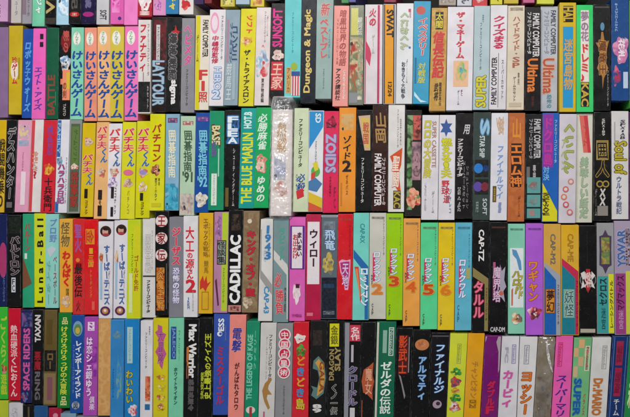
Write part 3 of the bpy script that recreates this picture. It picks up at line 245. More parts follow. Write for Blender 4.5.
q(261, 276.7, 323, 258.4, 274.3, 'd0ccc8', 'light grey box with brown reptile picture', ('V',.56,.12,.74,.62,FC+'用','3c3838'), ('v',.36,.14,.48,.6,'ゲームカートリッジ','9a9490'), ('P',[.7,.58,.8,.6,.6,.66,.56,.7,.82,.76,.54,.76,.5,.8,.72,.9,.6,.92,.36,.84,.26,.78,.2,.72,.36,.64],'a87c44'), ('R',.3,.94,.4,.96,'c05a78'))
q(277.2, 293.2, 323.5, 274.8, 291.6, '8e8e90', 'grey box with a chain of red character discs', *[k for i, ch in enumerate('中国占星術') for k in (('O',.5,.12+.1*i,.38,'e4d4d4',1), ('O',.5,.12+.1*i,.3,'c8304c',1), ('V',.3,.085+.1*i,.7,.155+.1*i,ch,'ecdcdc'))], ('v',.46,.66,.58,.97,FC,'4a484a'))
q(294, 309, 322, 291.9, 308.4, 'd02430', 'scarlet box with rainbow coloured lettering and white flower', ('AB',.42,.17,.34,.045,'e4dcd8 d8c8c0 e8e4e0 b83030'), ('AB',.5,.3,.3,.06,'4a8a3c 6aa850 2f6a30 d02430'), ('V',.25,.36,.75,.46,'ど','d89038'), ('V',.25,.47,.75,.57,'き','4a88b8'), ('V',.25,.58,.75,.68,'ど','d8a040'), ('V',.25,.69,.75,.79,'き','4a88b8'), ('V',.25,.8,.75,.92,'島','c8c040'))
q(310.3, 326.9, 321, 309.4, 325.6, '1a1817', 'glossy black box with curved gold banner', ('R',.14,.1,.7,.26,'2e2418'), ('P',[.2,.42,.5,.37,.86,.44,.98,.6,.84,.76,.4,.82,.08,.78,.2,.72,.06,.68,.44,.7,.56,.6,.46,.52,.16,.5],'5a7a78'), ('P',[.3,.44,.52,.4,.8,.46,.9,.6,.78,.74,.42,.79,.5,.68,.62,.6,.52,.5],'c89848'), ('D',.58,.43,.86,.74,'GALA','8a4a24'), ('V',.2,.87,.7,.96,'89','dcd8d4'))
q(327.4, 344.1, 321, 326.2, 342.2, '171514', 'black box with yellow label and khaki block capitals', ('R',.14,.03,.7,.27,'d2cc2c'), ('V',.24,.05,.6,.25,'金銀','6a6a20'), ('U',.14,.3,.42,.62,'DRAGON','a08c5c'), ('U',.48,.28,.8,.52,'SLAY','a08c5c'), ('V',.28,.66,.64,.98,'くノ一伝','171514','c8c4bc',.1))
q(344.6, 361.8, 322, 343.4, 359.6, '1c181a', 'black box with grey stripe, red white label and silver lettering', ('R',.0,.0,.3,.99,'8c8c96'), ('R',.32,.03,.94,.2,'c83c50'), ('V',.42,.05,.86,.19,'名作','ecd8d8'), ('R',.42,.24,.56,.42,'b8b0b8'), ('V',.26,.46,.8,.88,'クロードル','5a5478','c8bccc'), ('R',.4,.9,.7,.99,'c8c4c8'))
q(362.2, 375.9, 322, 360, 373.8, '1c1715', 'black box with orange flame shaped kanji badge', ('P',[.2,.5,.6,.46,.9,.42,.86,.56,.98,.62,.86,.72,.9,.82,.5,.76,.2,.74,.06,.62],'b4583a'), ('V',.36,.48,.78,.76,'魔女','e0a080','8a3c28'), ('R',.1,.82,.16,.98,'a05840'))
q(376.6, 396.2, 322, 374, 393.4, '15684e', 'forest green box with white brush title and frame badge', ('R',0,0,.13,.995,'cfc4b8'), ('F',.64,.06,.9,.36,'b8ccc0',.05), ('d',.7,.08,.84,.34,'Nintendo','b8ccc0'), ('R',.34,.09,.55,.33,'8ab0a0'), ('V',.3,.42,.8,.97,'ゼルダの伝説','e4ece4'))
q(396.8, 412.8, 328, 394, 410.2, '1d1a1b', 'black box with orange red block sign', ('R',.16,.08,.76,.52,'4a1c14'), ('V',.2,.08,.66,.52,'影武士','d8512c','6a1c10'), ('R',.78,.1,.84,.5,'8a868a'), ('P',[.2,.52,.34,.54,.66,.76,.6,.8,.4,.64],'8a868a'))
q(413.4, 430.9, 330, 410.8, 428.4, '1b1a20', 'black navy box with orange globe and pale blue katakana', ('O',.52,.17,.4,'c07a4c',.8), ('AB',.5,.165,.26,.035,'d89868 a8603c c8845c c07a4c'), ('V',.36,.3,.78,.8,'アルマティ','8ab4dc','2c4a80'))
q(431.6, 449.8, 333, 428.9, 446.2, '211f22', 'charcoal box with glowing ice blue katakana and ring', ('V',.26,.13,.76,.72,'ファイナルジ','bcd8ee','2c5a9c',.1), ('O',.45,.85,.26,'a890a0',.9), ('O',.5,.84,.12,'3a2c34',.9), ('R',.05,.03,.95,.045,'5a5658'))
q(450.3, 467.8, 334, 446.5, 463.2, 'd0d63c', 'yellow green box with column of green and red patches', ('F',.44,.12,.68,.36,'9aa048',.04), ('d',.5,.14,.62,.34,'Nintendo','8a9048'), ('AB',.45,.46,.3,.045,'2f7a3c 4a9a48 2a6a34 d0d63c'), ('AB',.42,.58,.3,.06,'6a7080 c8503c 3a4468 8a5a48'), ('AB',.45,.68,.24,.03,'d8b898 b84838 d0d63c c8a080'), ('AB',.48,.77,.3,.05,'2f7a3c 4a9a48 2a6a34 d0d63c'), ('AB',.46,.88,.3,.06,'d8d4d0 b84838 e0dcd8 a83c38'))
q(468.2, 484.8, 334, 463.6, 480, 'e2a220', 'tangerine box with tone on tone lettering', ('D',.32,.34,.72,.78,'チャンピオン','b07a28','d09a3c'), ('F',.3,.8,.72,.9,'9a7024',.05), ('d',.36,.81,.66,.89,'32','8a6420'))
q(485.2, 501.8, 336, 480.5, 497.4, '74206e', 'worn purple box with torn corner and red lettering', ('P',[.8,.0,1,.0,1,.42,.9,.46,.86,.2,.7,.08],'a89ca0'), ('P',[.0,.0,.12,.0,.08,.05,.0,.08],'b0a4a8'), ('V',.32,.56,.74,.97,'ダブルF','c8284c','8a1c50'))
q(502.3, 519.6, 337, 498, 516.5, 'd9d6da', 'white box with magenta pink rounded lettering', ('F',.6,.1,.84,.34,'8a84a8',.04), ('d',.66,.12,.78,.32,'Nintendo','8a84a8'), ('D',.22,.14,.4,.32,'FC','a4a0b0'), ('V',.18,.42,.72,.88,'カービィ','cc5aa0','d890b8'))
q(520.2, 537.8, 337, 517, 532.9, 'dcd9d8', 'white box with orange brown bubble lettering', ('F',.26,.1,.56,.34,'8a8a94',.04), ('d',.34,.12,.48,.32,'Nintendo','8a8a94'), ('V',.14,.42,.82,.97,'ヨッシー','d8742c','8a3c18'))
q(538.4, 555.8, 337.5, 533.4, 550.8, '7a6b52', 'olive brown box inside loose clear plastic sleeve', ('A',.08,.5,.92,.98,'67573e 5a4a34 75644a 6a5a3c'), ('R',.3,.6,.7,.99,'5c4c38'))
q(556.5, 573.4, 336, 551.4, 569.8, 'ee64ae', 'bubblegum pink box with purple katakana title', ('F',.14,.08,.42,.38,'c83c78',.05), ('d',.2,.1,.36,.36,'Nintendo','c02c60'), ('V',.18,.48,.74,1.0,'スーパーマリ','4a2c8c'))
q(574.4, 592.2, 338, 570.6, 587.3, '78b880', 'green box with peach check pattern and blue lettering', ('R',.02,.13,.28,.24,'d8a878'), ('R',.28,.02,.6,.13,'d8a878'), ('R',.28,.24,.58,.36,'c8a880'), ('R',.04,.36,.28,.5,'c8b088'), ('R',.58,.13,.92,.24,'a8b080'), ('F',.66,.1,.92,.42,'d8d8c0',.05), ('d',.72,.12,.86,.4,'Nintendo','b84858'), ('D',.12,.52,.52,.98,'SUPER','1c5ca0','4aa0a8'), ('v',.66,.7,.82,.98,'バランス','b0583c'))
q(593, 611.8, 338, 588.2, 606.6, 'd6d4cf', 'white box with brown orange Latin title, near corner', ('F',.56,.1,.82,.4,'9a9a98',.04), ('d',.62,.12,.76,.38,'Nintendo','9a9a98'), ('D',.2,.52,.66,.98,'Dr.MARIO','b8703c','d8a880'))
q(612.8, 629.2, 336, 607.2, 623.4, '20386c', 'dark blue box with two crimson panels', ('R',.1,.0,.14,.99,'5a78a8'), ('R',.86,.0,.9,.99,'5a78a8'), ('R',.26,.06,.68,.36,'9c2848'), ('R',.26,.39,.68,.74,'9c2848'), ('V',.34,.12,.6,.32,'戦国','74183c'), ('V',.34,.44,.6,.7,'国盗','74183c'), ('V',.34,.77,.64,.98,'チーム','c8c8cc'))
q(629.8, 646, 336, 624, 641, '2c8a4c', 'green box at the lower picture corner', ('V',.2,.4,.6,.9,'森','c8d8a0'))

cur = row(5)
for s, col, look, e in (
  ('-6 8 401 -6 8 496','b8c43c','yellow green box top', ()),
  ('8.3 22.2 403.5 8 22 498','ccc9cc','silver white box top with grey scribble', (('AB',.4,.1,.25,.05,'9a98a4 ccc9cc b0aeb8 ccc9cc'),)),
  ('22.5 34 405 22.3 33.8 500','15130f','black box top with khaki stripe', (('R',.45,.02,.6,.98,'5a5238'),)),
  ('34.4 47.5 406 34 47 501','2c5688','steel blue box top', ()),
  ('48 60.5 408.5 47.5 60 503','a82440','dark red box top with pink mark', (('O',.55,.08,.2,'d08898'),)),
  ('61 76 413.5 60.5 75.5 508','7a9cb0','grey blue box top', ()),
  ('76.4 97 416.6 76 96.6 511','8a8a94','grey box top', ())):
    b(s, col, look, *e)

# ----------------------------------------------------------------- materials
def lin(h):
    out = []
    for k in (0, 2, 4):
        c = int(h[k:k+2], 16)/255
        out.append(c/12.92 if c <= .04045 else ((c+.055)/1.055)**2.4)
    return out
SAT = 1.02
def alb(h):
    r = [k-.008 for k in lin(h)]; g = .3*r[0]+.55*r[1]+.15*r[2]
    return tuple(min(.82, max(.006, g+(k-g)*SAT)) for k in r)+(1,)
MATS = {}
def nodes(name):
    m = bpy.data.materials.new(name); m.use_nodes = True
    nt = m.node_tree; bs = nt.nodes['Principled BSDF']
    return m, nt, bs, nt.nodes.new, nt.links.new
def tex(nt, scale, detail=3, dist=0.0):
    tc = nt.nodes.new('ShaderNodeTexCoord'); n = nt.nodes.new('ShaderNodeTexNoise')
    oi = nt.nodes.new('ShaderNodeObjectInfo'); ad = nt.nodes.new('ShaderNodeVectorMath'); ad.operation = 'ADD'
    mu = nt.nodes.new('ShaderNodeVectorMath'); mu.operation = 'SCALE'; mu.inputs[3].default_value = 7.0
    cb = nt.nodes.new('ShaderNodeCombineXYZ')
    for k in range(3): nt.links.new(oi.outputs['Random'], cb.inputs[k])
    nt.links.new(cb.outputs[0], mu.inputs[0])
    nt.links.new(tc.outputs['Object'], ad.inputs[0]); nt.links.new(mu.outputs[0], ad.inputs[1])
    nt.links.new(ad.outputs[0], n.inputs['Vector'])
    n.inputs['Scale'].default_value = scale; n.inputs['Detail'].default_value = detail; n.inputs['Distortion'].default_value = dist
    return n
def mixc(nt, fac, a, b, mode='MIX'):
    m = nt.nodes.new('ShaderNodeMix'); m.data_type = 'RGBA'; m.blend_type = mode
    if isinstance(fac, float): m.inputs[0].default_value = fac
    else: nt.links.new(fac, m.inputs[0])
    for k, s in ((6, a), (7, b)):
        if isinstance(s, tuple): m.inputs[k].default_value = s
        else: nt.links.new(s, m.inputs[k])
    return m.outputs[2]
def ramp(nt, src, p0, p1, c0=0.0, c1=1.0):
    r = nt.nodes.new('ShaderNodeMapRange'); nt.links.new(src, r.inputs[0])
    for k, x in zip((1, 2, 3, 4), (p0, p1, c0, c1)): r.inputs[k].default_value = x
    return r.outputs[0]
def finish(nt, bs, colour, rough, gloss):
    wav = tex(nt, 38, 2); grain = tex(nt, 1500, 2)
    bp = nt.nodes.new('ShaderNodeBump'); bp.inputs['Strength'].default_value = .35; bp.inputs['Distance'].default_value = .0012
    nt.links.new(wav.outputs['Fac'], bp.inputs['Height'])
    b2 = nt.nodes.new('ShaderNodeBump'); b2.inputs['Strength'].default_value = .12; b2.inputs['Distance'].default_value = .0002
    nt.links.new(grain.outputs['Fac'], b2.inputs['Height']); nt.links.new(bp.outputs[0], b2.inputs['Normal'])
    nt.links.new(b2.outputs[0], bs.inputs['Normal'])
    nt.links.new(colour, bs.inputs['Base Color'])
    rn = tex(nt, 90, 4); nt.links.new(ramp(nt, rn.outputs['Fac'], .3, .7, rough-.08, rough+.12), bs.inputs['Roughness'])
    bs.inputs['Specular IOR Level'].default_value = .2
    if gloss:
        bs.inputs['Coat Weight'].default_value = .6; bs.inputs['Coat Roughness'].default_value = .12
def card(h, gloss=False):
    """printed, slightly scuffed coated card"""
    key = ('card', h, gloss)
    if key in MATS: return MATS[key]
    m, nt, bs, N, L = nodes('printed_card_'+h)
    c = alb(h)
    n1 = tex(nt, 55, 5); n2 = tex(nt, 420, 6); n3 = tex(nt, 16, 3)
    d = tuple(x*.85 for x in c[:3])+(1,)
    base = mixc(nt, ramp(nt, n1.outputs['Fac'], .35, .7), c, d)
    g = sum(c[:3])/3; fade = tuple(x*.84+.16*g+.004 for x in c[:3])+(1,)
    base = mixc(nt, ramp(nt, n3.outputs['Fac'], .45, .75, 0, .5), base, fade)
    lift = tuple(min(.8, x*.65+.12) for x in c[:3])+(1,)
    base = mixc(nt, ramp(nt, n2.outputs['Fac'], .64, .78, 0, .5), base, lift)
    finish(nt, bs, base, .36, gloss)
    MATS[key] = m; return m
def worn(h):
    """rubbed edge of the card where the print has gone"""
    key = ('worn', h)
    if key in MATS: return MATS[key]
    m, nt, bs, N, L = nodes('rubbed_edge_'+h)
    c = alb(h); n = tex(nt, 130, 4)
    pale = tuple(min(.75, x*.7+.1) for x in c[:3])+(1,)
    finish(nt, bs, mixc(nt, ramp(nt, n.outputs['Fac'], .42, .62, .08, .85), c, pale), .6, False)
    MATS[key] = m; return m
def side(h):
    key = ('side', h)
    if key in MATS: return MATS[key]
    m, nt, bs, N, L = nodes('card_side_'+h)
    c = alb(h); n = tex(nt, 60, 4)
    finish(nt, bs, mixc(nt, ramp(nt, n.outputs['Fac'], .3, .7), c, tuple(x*.8+.02 for x in c[:3])+(1,)), .5, False)
    MATS[key] = m; return m
def ink(h, gloss=False):
    key = ('ink', h, gloss)
    if key in MATS: return MATS[key]
    m, nt, bs, N, L = nodes('ink_'+h)
    c = alb(h); n = tex(nt, 300, 5)
    finish(nt, bs, mixc(nt, ramp(nt, n.outputs['Fac'], .35, .75, 0, .8), c, tuple(min(.8, x*.85+.025) for x in c[:3])+(1,)), .42, gloss)
    MATS[key] = m; return m
def art(hs, gloss=False):
    key = ('art', hs, gloss)
    if key in MATS: return MATS[key]
    m, nt, bs, N, L = nodes('printed_picture')
    n = tex(nt, 75, 1.6, .1); r = N('ShaderNodeValToRGB')
    cs = hs.split(); cr = r.color_ramp; cr.interpolation = 'LINEAR'
    pos = [.3, .45, .56, .7]
    cr.elements[0].position = pos[0]; cr.elements[1].position = pos[3]
    cr.elements[0].color = alb(cs[0]); cr.elements[1].color = alb(cs[3])
    for k in (1, 2):
        e = cr.elements.new(pos[k]); e.color = alb(cs[k])
    L(n.outputs['Fac'], r.inputs[0])
    finish(nt, bs, r.outputs[0], .4, gloss)
    MATS[key] = m; return m

# ----------------------------------------------------------------- lettering
GL = {}
def glyphs(text):
    """a line of lettering: (verts, faces, outline edges)"""
    if text in GL: return GL[text]
    c = bpy.data.curves.new('lettering', 'FONT'); c.body = text; c.resolution_u = 2; c.fill_mode = 'FRONT'
    o = bpy.data.objects.new('lettering', c); COL.objects.link(o)
    dg = bpy.context.evaluated_depsgraph_get()
    me = bpy.data.meshes.new_from_object(o.evaluated_get(dg))
    v = [(k.co.x, k.co.y) for k in me.vertices]; f = [tuple(p.vertices) for p in me.polygons]
    use = {}
    for p in f:
        for a, b_ in zip(p, p[1:]+p[:1]):
            k = (min(a, b_), max(a, b_)); use[k] = use.get(k, 0)+1
    bpy.data.objects.remove(o); bpy.data.curves.remove(c); bpy.data.meshes.remove(me)
    GL[text] = (v, f, [k for k, n in use.items() if n == 1]); return GL[text]
def penned(text, off):
    """the same with its strokes thickened by a pen of radius off: (x, y, lift), faces"""
    v, f, ed = glyphs(text)
    V = [(x, y, 0) for x, y in v]; F = list(f)
    if len(text) == 1 and ord(text) > 0x3400: off *= .5 if off < .06 else .75   # dense kanji want a finer pen
    if off:
        for i, (a, b_) in enumerate(ed):
            x0, y0 = v[a]; x1, y1 = v[b_]; dx, dy = x1-x0, y1-y0; l = math.hypot(dx, dy)
            if l < 1e-6: continue
            tx, ty = dx/l*off, dy/l*off; k = len(V); z_ = 1+i % 24; e = .45
            V += [(x0-tx*e+ty, y0-ty*e-tx, z_), (x1+tx*e+ty, y1+ty*e-tx, z_), (x1+tx*e-ty, y1+ty*e+tx, z_), (x0-tx*e-ty, y0-ty*e+tx, z_)]
            F.append((k, k+1, k+2, k+3))
    return V, F
def glyph_box(text):
    v = glyphs(text)[0]
    xs = [k[0] for k in v]; ys = [k[1] for k in v]
    return min(xs), max(xs), min(ys), max(ys)
TURN = 'ー〜－-'
def lettering(mode, u0, v0, u1, v1, text, off, shear):
    """lettering as points in spine coordinates (u across, v down)"""
    V, F = [], []
    if mode == 'V':
        n = len(text); ch = (v1-v0)/n
        for i, t in enumerate(text):
            if t == ' ': continue
            vs, fs = penned(t, off)
            cw = u1-u0; k = len(V)
            wide = ord(t) > 0x2000
            if not wide: a, b_, c, d = glyph_box(t)
            for x, y, lz in vs:
                if wide: gx, gy = (x-.5)*1.02, (y-.38)*1.02
                else: gx, gy = (x-(a+b_)/2)/max(b_-a, .35)*.8, (y-(c+d)/2)/max(d-c, .35)*.84
                if t in TURN: gx, gy = gy, -gx
                V.append((u0+cw*(.5+gx+shear*gy), v0+ch*(i+.5-gy), lz))
            F += [tuple(j+k for j in f) for f in fs]
    else:
        vs, F = penned(text, off)
        a, b_, c, d = glyph_box(text)
        for x, y, lz in vs:
            s, t = (x-a)/(b_-a), (y-c)/(d-c)
            if mode == 'D': V.append((u0+(u1-u0)*(t), v0+(v1-v0)*s, lz))
            elif mode == 'U': V.append((u1-(u1-u0)*t, v1-(v1-v0)*s, lz))
            else: V.append((u0+(u1-u0)*s, v1-(v1-v0)*t, lz))
    return V, F

def prepare():
    """draw every line of lettering once, while the scene is still empty"""
    todo = set()
    for boxes in ROWS.values():
        for bx in boxes:
            for e in bx[3]:
                if e[0] in 'VDUHvduh' and e[5]:
                    todo |= set(e[5]) if e[0] in 'Vv' else {e[5]}
    for t in sorted(todo-{' '}): glyphs(t)
prepare()

# ----------------------------------------------------------------- one box and its printing
DEPTH = .105
def mesh_obj(name, V, F, mat, parent=None, loc=(0, 0, 0)):
    me = bpy.data.meshes.new(name); me.from_pydata(V, [], F); me.update()
    me.materials.append(mat)
    o = bpy.data.objects.new(name, me); COL.objects.link(o)
    if parent: o.parent = parent
    o.location = loc
    return o
ROWNAME = {0: 'top row, mostly cut off', 1: 'second row', 2: 'third row', 3: 'fourth row', 4: 'fifth row', 5: 'lowest row, barely showing'}
def clampu(u): return min(.965, max(.035, u))
def clampv(v): return min(.993, max(.007, v))

def game_box(q, colour, look, elems, rown):
    xlt, xrt, yt, xlb, xrb, yb = q
    gloss = any(k in look for k in ('wrapped', 'glossy', 'clear', 'sleeve'))
    prot = random.uniform(-.002, .002)+(random.uniform(-.004, .001) if random.random() < .15 else 0)
    ox, oz = P((xlb+xrb)/2, yb); oy = -prot
    def at(u, v):
        px = (xlt*(1-u)+xrt*u)*(1-v)+(xlb*(1-u)+xrb*u)*v; x, z_ = P(px, yt*(1-v)+yb*v)
        return x-ox, z_-oz
    lean_x, lean_z = random.uniform(-.03, .03), random.uniform(-.009, .009)   # no box stands quite square
    if 'wrap' in look or 'sleeve' in look: lean_x = lean_z = 0
    def lean(u, v):
        x, zz = at(u, v); return lean_x*x+lean_z*zz
    a = [at(*k)+(lean(*k),) for k in ((0, 1), (1, 1), (1, 0), (0, 0))]
    dep = DEPTH+random.uniform(-.004, .004)
    bm = bmesh.new()
    fr = [bm.verts.new((x, yy, zz)) for x, zz, yy in a]; bk = [bm.verts.new((x, dep+yy, zz)) for x, zz, yy in a]
    bm.faces.new(fr); bm.faces.new(bk[::-1])
    for k in range(4):
        j = (k+1) % 4; bm.faces.new((fr[j], fr[k], bk[k], bk[j]))
    bmesh.ops.recalc_face_normals(bm, faces=bm.faces[:])
    bmesh.ops.bevel(bm, geom=bm.edges[:], offset=.00055, segments=2, affect='EDGES', profile=.5)
    for f in bm.faces:
        n = f.normal; f.material_index = 0 if n.y < -.985 else (2 if max(abs(n.x), abs(n.z), abs(n.y)) > .985 else 1)
        f.smooth = f.material_index == 1
    me = bpy.data.meshes.new('game_box'); bm.to_mesh(me); bm.free()
    me.materials.append(card(colour, gloss)); me.materials.append(worn(colour)); me.materials.append(side(colour))
    o = bpy.data.objects.new('game_box', me); COL.objects.link(o); o.location = (ox, oy, oz)
    o['label'] = look+', '+ROWNAME[rown]; o['category'] = 'game box'; o['group'] = 'boxed games stacked in rows with spines outwards'
    wpx = ((xrt-xlt)+(xrb-xlb))/2; asp = wpx/(yb-yt)
    lay = [0]; titled = [False]
    def put(name, UV, F, mat):
        lay[0] += 1; y = -.00009*lay[0]
        V = []
        for u, v, *lz in UV:
            x, zz = at(u, v); V.append((x, y+lean(u, v)-(lz[0]*1.5e-6 if lz else 0), zz))
        return mesh_obj(name, V, F, mat, o)
    def figures(pic, u, v, ru, rv, hs, count, spread, rect=False):
        """the small shapes printed in a picture, in its own inks"""
        me_ = bmesh.new(); me_.from_mesh(pic.data); hx = hs.split()
        for h_ in hx: pic.data.materials.append(ink(h_, gloss))
        dk = bytes(int(int(hx[-1][c_:c_+2], 16)*.35) for c_ in (0, 2, 4)).hex(); pic.data.materials.append(ink(dk, gloss))
        for s_ in range(count):
            if rect: cu, cv = u+ru*random.uniform(-.85, .85), v+rv*random.uniform(-.85, .85)
            else:
                t, d = random.uniform(0, 6.28), random.uniform(.1, spread); cu, cv = u+ru*d*math.cos(t), v+rv*d*math.sin(t)
            sz = min(rv, ru*asp*1.6) if rect else rv
            a_, b_ = random.uniform(.1, .34)*ru, random.uniform(.08, .28)*sz; rt = random.uniform(0, 3); vs = []
            for i in range(12):
                w_ = -i*math.pi/6; ex, ey = math.cos(w_), math.sin(w_)*random.uniform(.75, 1.15)
                pu = cu+a_*(ex*math.cos(rt)-ey*math.sin(rt)*.6); pv = cv+b_*(ex*math.sin(rt)+ey*math.cos(rt))
                if rect: pu = min(u+ru, max(u-ru, pu)); pv = min(v+rv, max(v-rv, pv))
                xx, zz = at(clampu(pu), clampv(pv))
                vs.append(me_.verts.new((xx, lean(clampu(pu), clampv(pv))-.00009*lay[0]-(s_+1)*4e-6, zz)))
            me_.faces.new(vs).material_index = 1+(s_ % 5 if s_ % 3 == 0 else s_ % 4)
        me_.to_mesh(pic.data); me_.free()
    for e in elems:
        k = e[0]
        if k == 'R':
            u0, u1, v0, v1 = clampu(e[1]), clampu(e[3]), clampv(e[2]), clampv(e[4])
            put('colour_panel', [(u0, v1), (u1, v1), (u1, v0), (u0, v0)], [(0, 1, 2, 3)], ink(e[5], gloss))
        elif k == 'A':
            u0, u1, v0, v1 = clampu(e[1]), clampu(e[3]), clampv(e[2]), clampv(e[4])
            pic = put('picture', [(u0, v1), (u1, v1), (u1, v0), (u0, v0)], [(0, 1, 2, 3)], art(e[5], gloss))
            if v1-v0 < .7: figures(pic, (u0+u1)/2, (v0+v1)/2, (u1-u0)/2, (v1-v0)/2, e[5], int(8+30*(v1-v0)), 0, True)
        elif k == 'AB':
            _, u, v, ru, rv, hs = e; n = 36; ph = [random.uniform(0, 6.3) for _ in range(3)]; pts = []
            for i in range(n):
                t = -i*2*math.pi/n; s = 1+.14*math.sin(3*t+ph[0])+.1*math.sin(5*t+ph[1])+.07*math.sin(8*t+ph[2])
                pts.append((clampu(u+ru*s*math.cos(t)), clampv(v+rv*s*math.sin(t))))
            pic = put('picture', pts, [tuple(range(n))], art(hs, gloss))
            if ru*rv > .008: figures(pic, u, v, ru, rv, hs, 9, .62)
        elif k == 'O':
            u, v, ru, h = e[1:5]; r = (e[5] if len(e) > 5 else 1.0)*ru*asp; n = 32
            put('roundel', [(clampu(u+ru*math.cos(-i*2*math.pi/n)), clampv(v+r*math.sin(-i*2*math.pi/n))) for i in range(n)], [tuple(range(n))], ink(h, gloss))
        elif k == 'P':
            pts = [(clampu(e[1][i]), clampv(e[1][i+1])) for i in range(0, len(e[1]), 2)]
            ar = sum(pts[i-1][0]*pts[i][1]-pts[i][0]*pts[i-1][1] for i in range(len(pts)))
            if ar > 0: pts = pts[::-1]
            put('printed_shape', pts, [tuple(range(len(pts)))], ink(e[2], gloss))
        elif k == 'F':
            u0, v0, u1, v1, h, t = e[1:]; tv = t*asp
            ou = [(u0, v1), (u1, v1), (u1, v0), (u0, v0)]; inn = [(u0+t, v1-tv), (u1-t, v1-tv), (u1-t, v0+tv), (u0+t, v0+tv)]
            put('label_frame', ou+inn, [(i, (i+1) % 4, 4+(i+1) % 4, 4+i) for i in range(4)], ink(h, gloss))
        else:
            mode = k.upper(); big = k.isupper(); u0, v0, u1, v1, text, h = e[1:7]
            if not text: continue
            oc = e[7] if len(e) > 7 else ''; sh = e[8] if len(e) > 8 else 0.0
            v1 = min(v1, .99)
            if mode == 'V' and big and not sh: sh = (0, .1, .16, -.1, .06)[sum(map(ord, text)) % 5]
            if mode == 'V' and big: u0, u1 = u0-.04, u1+.04
            if oc:
                V, F = lettering(mode, u0, v0, u1, v1, text, .075, sh)
                put('title_outline', [(min(.975, max(.025, u)), min(.995, v), lz) for u, v, lz in V], F, ink(oc, gloss))
            V, F = lettering(mode, u0, v0, u1, v1, text, ((.026, .034, .042)[len(text) % 3]+(0 if oc else .004)) if big else (.018 if mode == 'D' else .02), sh)
            nm = ('subtitle' if titled[0] else 'title') if big else 'small_print'
            if big: titled[0] = True
            put(nm, [(min(.975, max(.025, u)), min(.995, v), lz) for u, v, lz in V], F, ink(h, gloss))
    return o, at

# keep neighbours apart: side by side and row over row
G = .16
for n, boxes in ROWS.items():
    for i in range(1, len(boxes)):
        p, c = list(boxes[i-1][0]), list(boxes[i][0])
        for k0, k1 in ((1, 0), (4, 3)):
            gap = c[k0-1 if k0 == 1 else 3]-p[k0]
            if gap < G:
                mid = (c[k1]+p[k0])/2; p[k0] = mid-G/2; c[k1] = mid+G/2
        boxes[i-1] = (tuple(p),)+boxes[i-1][1:]; boxes[i] = (tuple(c),)+boxes[i][1:]
for n in range(0, 5):
    for i, bx in enumerate(ROWS[n]):
        q_ = list(bx[0])
        for lo in ROWS[n+1]:
            l = lo[0]
            if l[0] < q_[4]+.2 and l[1] > q_[3]-.2 and q_[5] > l[2]-.35:
                if q_[5]-(l[2]-.35) > 2.5: print('CLAMP', n, bx[2], '->', lo[2], round(q_[5]-l[2], 1))
                q_[5] = l[2]-.35
        ROWS[n][i] = (tuple(q_),)+bx[1:]
BUILT = {}
for n in ROWS:
    for q_, colour, look, el in ROWS[n]:
        BUILT[look] = game_box(q_, colour, look, el, n)

# ----------------------------------------------------------------- bubble wrap round one box, clear sleeve on another
def film(name, tint, opacity, rough, bump_scale, bump, sheen=.06):
    m = bpy.data.materials.new(name); m.use_nodes = True; nt = m.node_tree; nt.nodes.clear(); N = nt.nodes.new; L = nt.links.new
    out = N('ShaderNodeOutputMaterial'); tr = N('ShaderNodeBsdfTransparent'); pb = N('ShaderNodeBsdfPrincipled'); mx = N('ShaderNodeMixShader')
    tr.inputs[0].default_value = (.97, .97, .97, 1)
    pb.inputs['Base Color'].default_value = tint; pb.inputs['Roughness'].default_value = rough; pb.inputs['Specular IOR Level'].default_value = .8
    n = tex(nt, bump_scale, 4); bp = N('ShaderNodeBump'); bp.inputs['Strength'].default_value = bump; bp.inputs['Distance'].default_value = .003
    L(n.outputs['Fac'], bp.inputs['Height']); L(bp.outputs[0], pb.inputs['Normal'])
    lw = N('ShaderNodeLayerWeight'); lw.inputs[0].default_value = .35
    pw = N('ShaderNodeMath'); pw.operation = 'POWER'; pw.inputs[1].default_value = 2.0; L(lw.outputs['Facing'], pw.inputs[0])
    mr = ramp(nt, n.outputs['Fac'], .4, .65, opacity*.4, opacity*1.6)
    ad = N('ShaderNodeMath'); ad.operation = 'ADD'; ad.use_clamp = True; L(mr, ad.inputs[0]); L(pw.outputs[0], ad.inputs[1])
    L(ad.outputs[0], mx.inputs[0]); L(tr.outputs[0], mx.inputs[1]); L(pb.outputs[0], mx.inputs[2])
    gl = N('ShaderNodeBsdfGlossy'); gl.inputs['Color'].default_value = (sheen, sheen, sheen, 1); gl.inputs['Roughness'].default_value = rough; L(bp.outputs[0], gl.inputs['Normal'])
    av = N('ShaderNodeAddShader'); L(mx.outputs[0], av.inputs[0]); L(gl.outputs[0], av.inputs[1]); L(av.outputs[0], out.inputs[0])
    return m
from mathutils import noise
